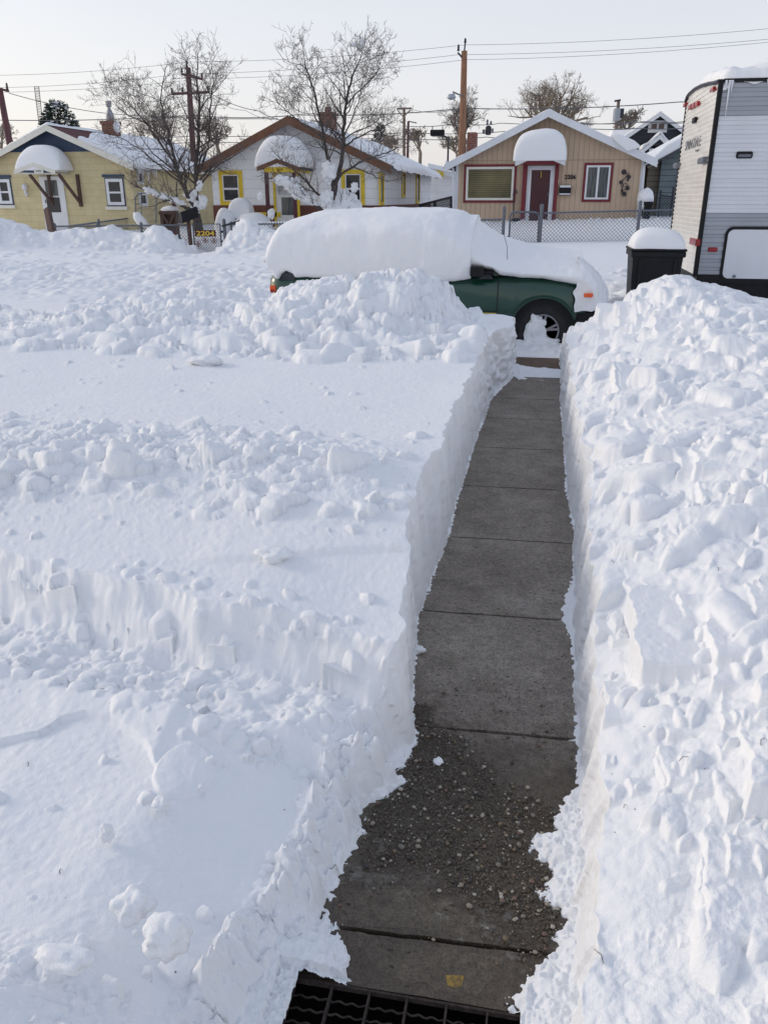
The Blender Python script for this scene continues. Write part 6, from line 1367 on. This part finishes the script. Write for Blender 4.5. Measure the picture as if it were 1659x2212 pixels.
# ---------------------------------------------------------------- trees
def grow(mbt,mbc,p,d,r,L,depth,rnd,maxd,up=.12,spread=.6,thr=.02,kink=.22,nseg=5,bias=None,kids=(3,5),minr=.0035,leader=.35,seglen=None):
    """one branch as a bent tapering tube, with side shoots; thick pieces go to the trunk mesh, thin ones to the crown"""
    pts=[p.copy()]; rad=[r]; dd=d.normalized(); seg=L/nseg; end=max(minr*.7,r*.30)
    for i in range(nseg):
        dd=(dd+Vector((rnd.uniform(-1,1),rnd.uniform(-1,1),rnd.uniform(-1,1)))*kink+Vector((0,0,up))).normalized()
        if bias is not None: dd=(dd+bias*.05).normalized()
        pts.append(pts[-1]+dd*seg); rad.append(r+(end-r)*(i+1)/nseg)
    (mbt if r>thr else mbc).tube(pts,rad,7 if r>.05 else (5 if r>.015 else 3),False)
    if depth>=maxd: return
    n=rnd.randint(*kids)+(1 if depth==0 else 0)
    for k in range(n):
        s=rnd.uniform(.22,.98); i=min(int(s*nseg),nseg-1); f=s*nseg-i; q=pts[i].lerp(pts[i+1],f); rr=(rad[i]+(rad[i+1]-rad[i])*f)*rnd.uniform(.55,.75)
        ax=(pts[i+1]-pts[i]).normalized(); o=Vector((rnd.uniform(-1,1),rnd.uniform(-1,1),rnd.uniform(-.5,1))); o=(o-ax*o.dot(ax)).normalized()
        a=rnd.uniform(.6,1.3)*spread; nd=(ax*math.cos(a)+o*math.sin(a))
        grow(mbt,mbc,q,nd,max(minr,rr),L*rnd.uniform(.45,.85)*(1.1-.4*s),depth+1,rnd,maxd,up,spread,thr,kink,max(3,nseg-1),bias,kids,minr)
def limb(mbt,mbc,uv,Y,r0,r1,rnd,dy=0,shoots=10,sl=(.6,1.3),maxd=3,up=.12,spread=1.0,minr=.0042,kink=.2,kids=(2,4),s0=.22):
    """main limb following measured points"""
    pts=[Vector(atY(u,v,Y+dy*i/(len(uv)-1))) for i,(u,v) in enumerate(uv)]
    # resample with small kinks
    P=[]
    for i in range(len(pts)-1):
        for k in range(4): q=pts[i].lerp(pts[i+1],k/4); P.append(q+Vector((rnd.uniform(-1,1),rnd.uniform(-1,1),rnd.uniform(-1,1)))*.02)
    P.append(pts[-1]); n=len(P); R=[r0+(r1-r0)*i/(n-1) for i in range(n)]
    mbt.tube(P,R,8,False)
    shoots=int(shoots*1.15)
    for k in range(shoots):
        s=s0+(1-s0)*(k+rnd.random())/shoots; x=s*(n-1); i=min(int(x),n-2); q=P[i].lerp(P[i+1],x-i); ax=(P[i+1]-P[i]).normalized()
        o=Vector((rnd.uniform(-1,1),rnd.uniform(-.8,.8),rnd.uniform(-.3,1))); o=(o-ax*o.dot(ax)).normalized(); a=rnd.uniform(.5,1.1)*spread
        grow(mbt,mbc,q,ax*math.cos(a)+o*math.sin(a),max(minr,R[i]*rnd.uniform(.35,.55)),rnd.uniform(*sl)*(1.15-.5*s),1,rnd,maxd,up*.35,1.0,.016,.30,5,None,(2,4),minr)
    # leader continues
    grow(mbt,mbc,P[-1],(P[-1]-P[-2]),r1,rnd.uniform(*sl)*.6,1,rnd,maxd,up*.4,.9,.016,.28,4,None,(2,4),minr)
    return P
def snowon(P,i0,i1,r,seed,parent,name='branch_snow'):
    mb=MB()
    for k,q in enumerate(P[i0:i1]): mb.blob((q.x,q.y,q.z+r*.6),(r*random.uniform(.9,1.7),r*random.uniform(.6,1),r*random.uniform(.4,1.2)),seed+k,3,.5,2.2).blob((q.x+random.uniform(-.6,.6)*r,q.y,q.z+r*random.uniform(.2,1.5)),(r*random.uniform(.3,.7),r*.5,r*random.uniform(.3,.6)),seed+k+50,3,.5,2.2)
    return mb.build(name,'snow2',parent,smooth=True)
rnd=random.Random(5); TY=25.2
# left bare tree
o=thing('bare_tree','leafless many-stemmed tree with snow in its low forks, directly behind the 2204 gate','tree',(atY(427,490,TY)[0],TY,.4))
T,Cw=MB(),MB()
base=[(430,498),(427,478),(424,462)]
pp=[Vector(atY(u,v,TY)) for u,v in base]; T.tube(pp,[.15,.135,.125],10)
A1=limb(T,Cw,[(424,462),(417,440),(405,420),(392,396),(383,360),(372,320),(362,280),(352,245),(348,210)],TY,.085,.018,rnd,-.8,22,(.8,1.7),4)
A2=limb(T,Cw,[(424,462),(424,435),(425,400),(424,360),(428,320),(430,270),(432,220),(425,175),(428,140)],TY,.095,.016,rnd,.6,24,(.8,1.6),4)
A3=limb(T,Cw,[(424,462),(410,452),(385,440),(360,430),(335,420),(310,410),(285,396)],TY,.06,.015,rnd,-.5,18,(.5,1.1),3,.16)
A4=limb(T,Cw,[(383,360),(365,335),(340,300),(315,265),(290,235),(268,215)],TY-.4,.04,.010,rnd,-.6,16,(.8,1.4),4,.10)
A5=limb(T,Cw,[(425,380),(440,350),(450,320),(452,280),(455,230),(458,200),(462,172)],TY+.2,.045,.012,rnd,.5,16,(.7,1.3),4,.10)
A6=limb(T,Cw,[(424,420),(436,396),(455,372),(478,352),(510,335),(530,322)],TY,.04,.010,rnd,-.4,12,(.5,1.0),3,.08)
A7=limb(T,Cw,[(372,320),(345,290),(310,262),(280,250),(250,225)],TY-.6,.028,.008,rnd,-.6,13,(.7,1.2),4,.08)
A8=limb(T,Cw,[(392,396),(365,375),(335,350),(300,320),(265,300),(245,290)],TY-.3,.028,.008,rnd,-.5,13,(.6,1.1),3,.06)
A9=limb(T,Cw,[(432,240),(448,215),(470,190),(490,165)],TY+.3,.02,.007,rnd,.3,9,(.6,1.0),3,.08)
tt=T.build('trunk','bark',o); Cw.build('crown','twig',o)
snowon(A3,6,20,.085,100,o); snowon(A1,1,8,.10,130,o); snowon(A2,0,2,.10,150,o)
for (x,y,r_) in ((1565,970,.20),(1540,840,.15),(1500,900,.12),(1510,985,.12)): c=PW(C1,x,y,TY-.1); MB().blob(c,(r_*.6,r_*.5,r_*.95),int(x),4,.55,1.9).blob((c[0]+r_*.4,c[1],c[2]+r_*.5),(r_*.4,r_*.4,r_*.45),int(x)+1,3,.5,2).blob((c[0]-r_*.35,c[1],c[2]-r_*.55),(r_*.4,r_*.35,r_*.5),int(x)+2,3,.5,2).build('branch_snow','snow2',o,smooth=True)
finish(o)
# second bare tree
o=thing('bare_tree','leafless spreading tree with a snow clump near its top, in front of the white house','tree',(atY(718,460,TY)[0],TY,.5)); T,Cw=MB(),MB()
pp=[Vector(atY(u,v,TY)) for u,v in ((705,470),(714,448),(720,425),(724,400))]; T.tube(pp,[.12,.11,.10,.09],10)
B1=limb(T,Cw,[(722,410),(716,380),(708,340),(700,300),(690,250),(680,200),(668,165),(660,140)],TY,.06,.014,rnd,-.6,22,(.8,1.6),4)
B2=limb(T,Cw,[(724,400),(735,360),(741,320),(742,280),(746,230),(756,180),(768,150),(780,122)],TY,.075,.013,rnd,.5,24,(.8,1.5),4)
B3=limb(T,Cw,[(714,448),(700,428),(678,410),(660,390),(640,370),(615,352),(598,335)],TY,.045,.012,rnd,-.5,15,(.5,1.0),3,.12)
B4=limb(T,Cw,[(705,462),(690,450),(670,437),(645,425),(620,400),(600,392),(585,385)],TY-.1,.055,.014,rnd,-.6,15,(.4,.8),3,.08)
B5=limb(T,Cw,[(730,385),(750,368),(775,352),(805,340),(835,330),(862,318)],TY,.04,.009,rnd,-.4,15,(.6,1.1),3,.06)
B6=limb(T,Cw,[(741,320),(765,300),(795,285),(825,275),(850,262)],TY+.2,.028,.008,rnd,.4,13,(.7,1.1),4,.06)
B7=limb(T,Cw,[(700,300),(675,280),(645,262),(620,240),(600,220)],TY-.4,.028,.008,rnd,-.4,13,(.7,1.2),4,.08)
B8=limb(T,Cw,[(746,230),(765,205),(790,185),(812,160),(820,140)],TY+.3,.024,.008,rnd,.4,12,(.6,1.1),4,.12)
B9=limb(T,Cw,[(740,300),(760,260),(775,220),(782,180)],TY+.1,.022,.008,rnd,-.3,10,(.6,1.1),3,.12)
B10=limb(T,Cw,[(760,360),(790,370),(815,385),(838,392)],TY-.2,.02,.007,rnd,-.4,12,(.5,.9),3,-.02)
T.build('trunk','bark',o); Cw.build('crown','twig',o)
snowon(B4,5,20,.12,200,o); snowon(B4,8,16,.15,230,o)
for (x,y,r_) in ((985,690,.28),(570,985,.14),(1170,795,.13),(495,860,.12),(760,755,.14),(970,880,.24)): c=PW(C2,x,y,TY-.2); MB().blob(c,(r_*.75,r_*.5,r_*.95),int(x),4,.55,1.9).blob((c[0]+r_*.4,c[1],c[2]+r_*.5),(r_*.4,r_*.4,r_*.45),int(x)+1,3,.5,2).blob((c[0]-r_*.35,c[1],c[2]-r_*.55),(r_*.4,r_*.35,r_*.5),int(x)+2,3,.5,2).build('branch_snow','snow2',o,smooth=True)
c=atY(780,96,TY+.4); MB().blob(c,(.11,.10,.13),77,3,.6,2.3).blob((c[0]-.22,c[1],c[2]+.0),(.12,.08,.05),78,3,.5,2).build('branch_snow','snow2',o,smooth=True)
finish(o)
# background leafless trees
def bgtree(u,v0,v1,w_,Y,label,mm,seed,stems=6,maxd=4,minr=.012,kids=(3,5),spread=.55,trunkr=.13,hfrac=.22):
    rn=random.Random(seed); bx,_,bz=atY(u,v0,Y); top=atY(u,v1,Y)[2]; wid=w_/F*Y*1.05; H=top-bz
    o=thing('bare_tree',label,'tree',(bx,Y,.8)); T,Cw=MB(),MB()
    T.tube([Vector((bx,Y,.6)),Vector((bx+.1,Y,bz)),Vector((bx,Y,bz+H*hfrac))],[trunkr*1.2,trunkr,trunkr*.8],8)
    for k in range(stems):
        a=6.28*k/stems+rn.uniform(-.4,.4); sp_=rn.uniform(.3,1.0); d=Vector((math.cos(a)*wid/2*sp_,math.sin(a)*wid/2*sp_,H*(1-hfrac)*rn.uniform(.8,1.05)*(1-.3*sp_)))
        ln=d.length*.72; grow(T,Cw,Vector((bx,Y,bz+H*hfrac*rn.uniform(.5,1))),d,trunkr*.5,ln,0,rn,maxd,.0,spread,.06,.24,5,None,kids,minr)
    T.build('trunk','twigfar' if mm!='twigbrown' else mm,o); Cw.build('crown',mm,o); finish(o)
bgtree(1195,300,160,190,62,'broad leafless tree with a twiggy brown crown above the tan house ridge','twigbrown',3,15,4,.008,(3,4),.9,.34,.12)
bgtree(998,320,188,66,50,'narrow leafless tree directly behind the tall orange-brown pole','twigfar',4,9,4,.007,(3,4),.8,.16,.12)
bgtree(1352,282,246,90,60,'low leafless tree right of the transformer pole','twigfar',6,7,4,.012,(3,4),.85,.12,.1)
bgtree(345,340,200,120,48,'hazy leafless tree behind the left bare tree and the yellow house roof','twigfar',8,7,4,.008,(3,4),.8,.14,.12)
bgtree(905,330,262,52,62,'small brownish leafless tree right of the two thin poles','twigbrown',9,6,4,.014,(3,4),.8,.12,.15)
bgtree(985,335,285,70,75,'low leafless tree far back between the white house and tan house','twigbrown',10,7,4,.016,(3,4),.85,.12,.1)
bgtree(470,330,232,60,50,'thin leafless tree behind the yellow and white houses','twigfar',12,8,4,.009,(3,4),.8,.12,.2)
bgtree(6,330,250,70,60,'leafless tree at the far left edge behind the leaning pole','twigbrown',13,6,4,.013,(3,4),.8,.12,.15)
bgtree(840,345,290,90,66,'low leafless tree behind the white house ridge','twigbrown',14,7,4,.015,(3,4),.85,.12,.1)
# conifers
def conifer(u,v0,v1,w_,Y,label,mm,seed,snow=False,n=900,skew=0):
    rn=random.Random(seed); bx,_,bz=atY(u,v0,Y); top=atY(u,v1,Y)[2]; H=top-bz; wid=w_/F*Y/2
    o=thing('conifer',label,'tree',(bx,Y,.8)); MB().tube([(bx,Y,.6),(bx,Y,top-.2)],[.2,.04],7).build('trunk','bark',o); mb=MB(); sn=MB()
    for k in range(n):
        t=rn.random()**.8; z=bz+H*(1-t); a=rn.uniform(0,6.28); R=wid*(t**.75 if not snow else (t**.5))*rn.uniform(.45,1.05); p=Vector((bx+math.cos(a)*R+skew*(1-t),Y+math.sin(a)*R,z+rn.uniform(-.1,.1)*H*.3))
        d=Vector((math.cos(a)*1,math.sin(a)*1,rn.uniform(-.1,.7))).normalized(); l_=wid*rn.uniform(.14,.28); s_=d.cross(Vector((0,0,1))).normalized()
        b=len(mb.v); up=Vector((0,0,1)); 
        for j in range(3):
            e=(d+s_*rn.uniform(-.7,.7)+up*rn.uniform(-.3,.5)).normalized(); w2=s_*l_*.13; q=p+e*l_; b=len(mb.v); mb.v+=[tuple(p-w2),tuple(p+w2),tuple(q+w2*.6),tuple(q-w2*.6),tuple(p+up*l_*.14),tuple(q+up*l_*.1)]; mb.f+=[(b,b+1,b+2,b+3),(b,b+4,b+5,b+3),(b+1,b+4,b+5,b+2)]
        if snow and rn.random()<.22: sn.blob(p+d*l_*.4+up*l_*.16,(l_*.42,l_*.36,l_*.20),k,1,.4)
    mb.build('crown',mm,o); 
    if snow: sn.build('branch_snow','snow2',o,smooth=True)
    finish(o)
conifer(133,300,222,86,36,'dark conifer dusted with snow poking above the yellow house roof','needle',21,True,750,.0)
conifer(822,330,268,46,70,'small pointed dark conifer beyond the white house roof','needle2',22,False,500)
# distant tree line and houses as one soft mass
tl=MB(); rn=random.Random(44)
for k in range(900):
    x=rn.uniform(-75,45); Y=rn.uniform(78,100); h=rn.uniform(1.5,4.2)*(1+.4*math.sin(x*.21)); r_=.03
    tl.tube([(x,Y,1.0),(x+rn.uniform(-.3,.3),Y,1.5+h*.5),(x+rn.uniform(-1,1),Y,1.5+h)],[.07,.04,.015],3,False)
    for j in range(3): a=rn.uniform(-1,1); tl.tube([(x,Y,1.2+h*.4),(x+a,Y,1.4+h*.8)],[.03,.01],3,False)
tag(tl.build('distant_trees','twigbrown'),'low hazy line of bare trees far behind all the houses','tree line',kind='stuff')
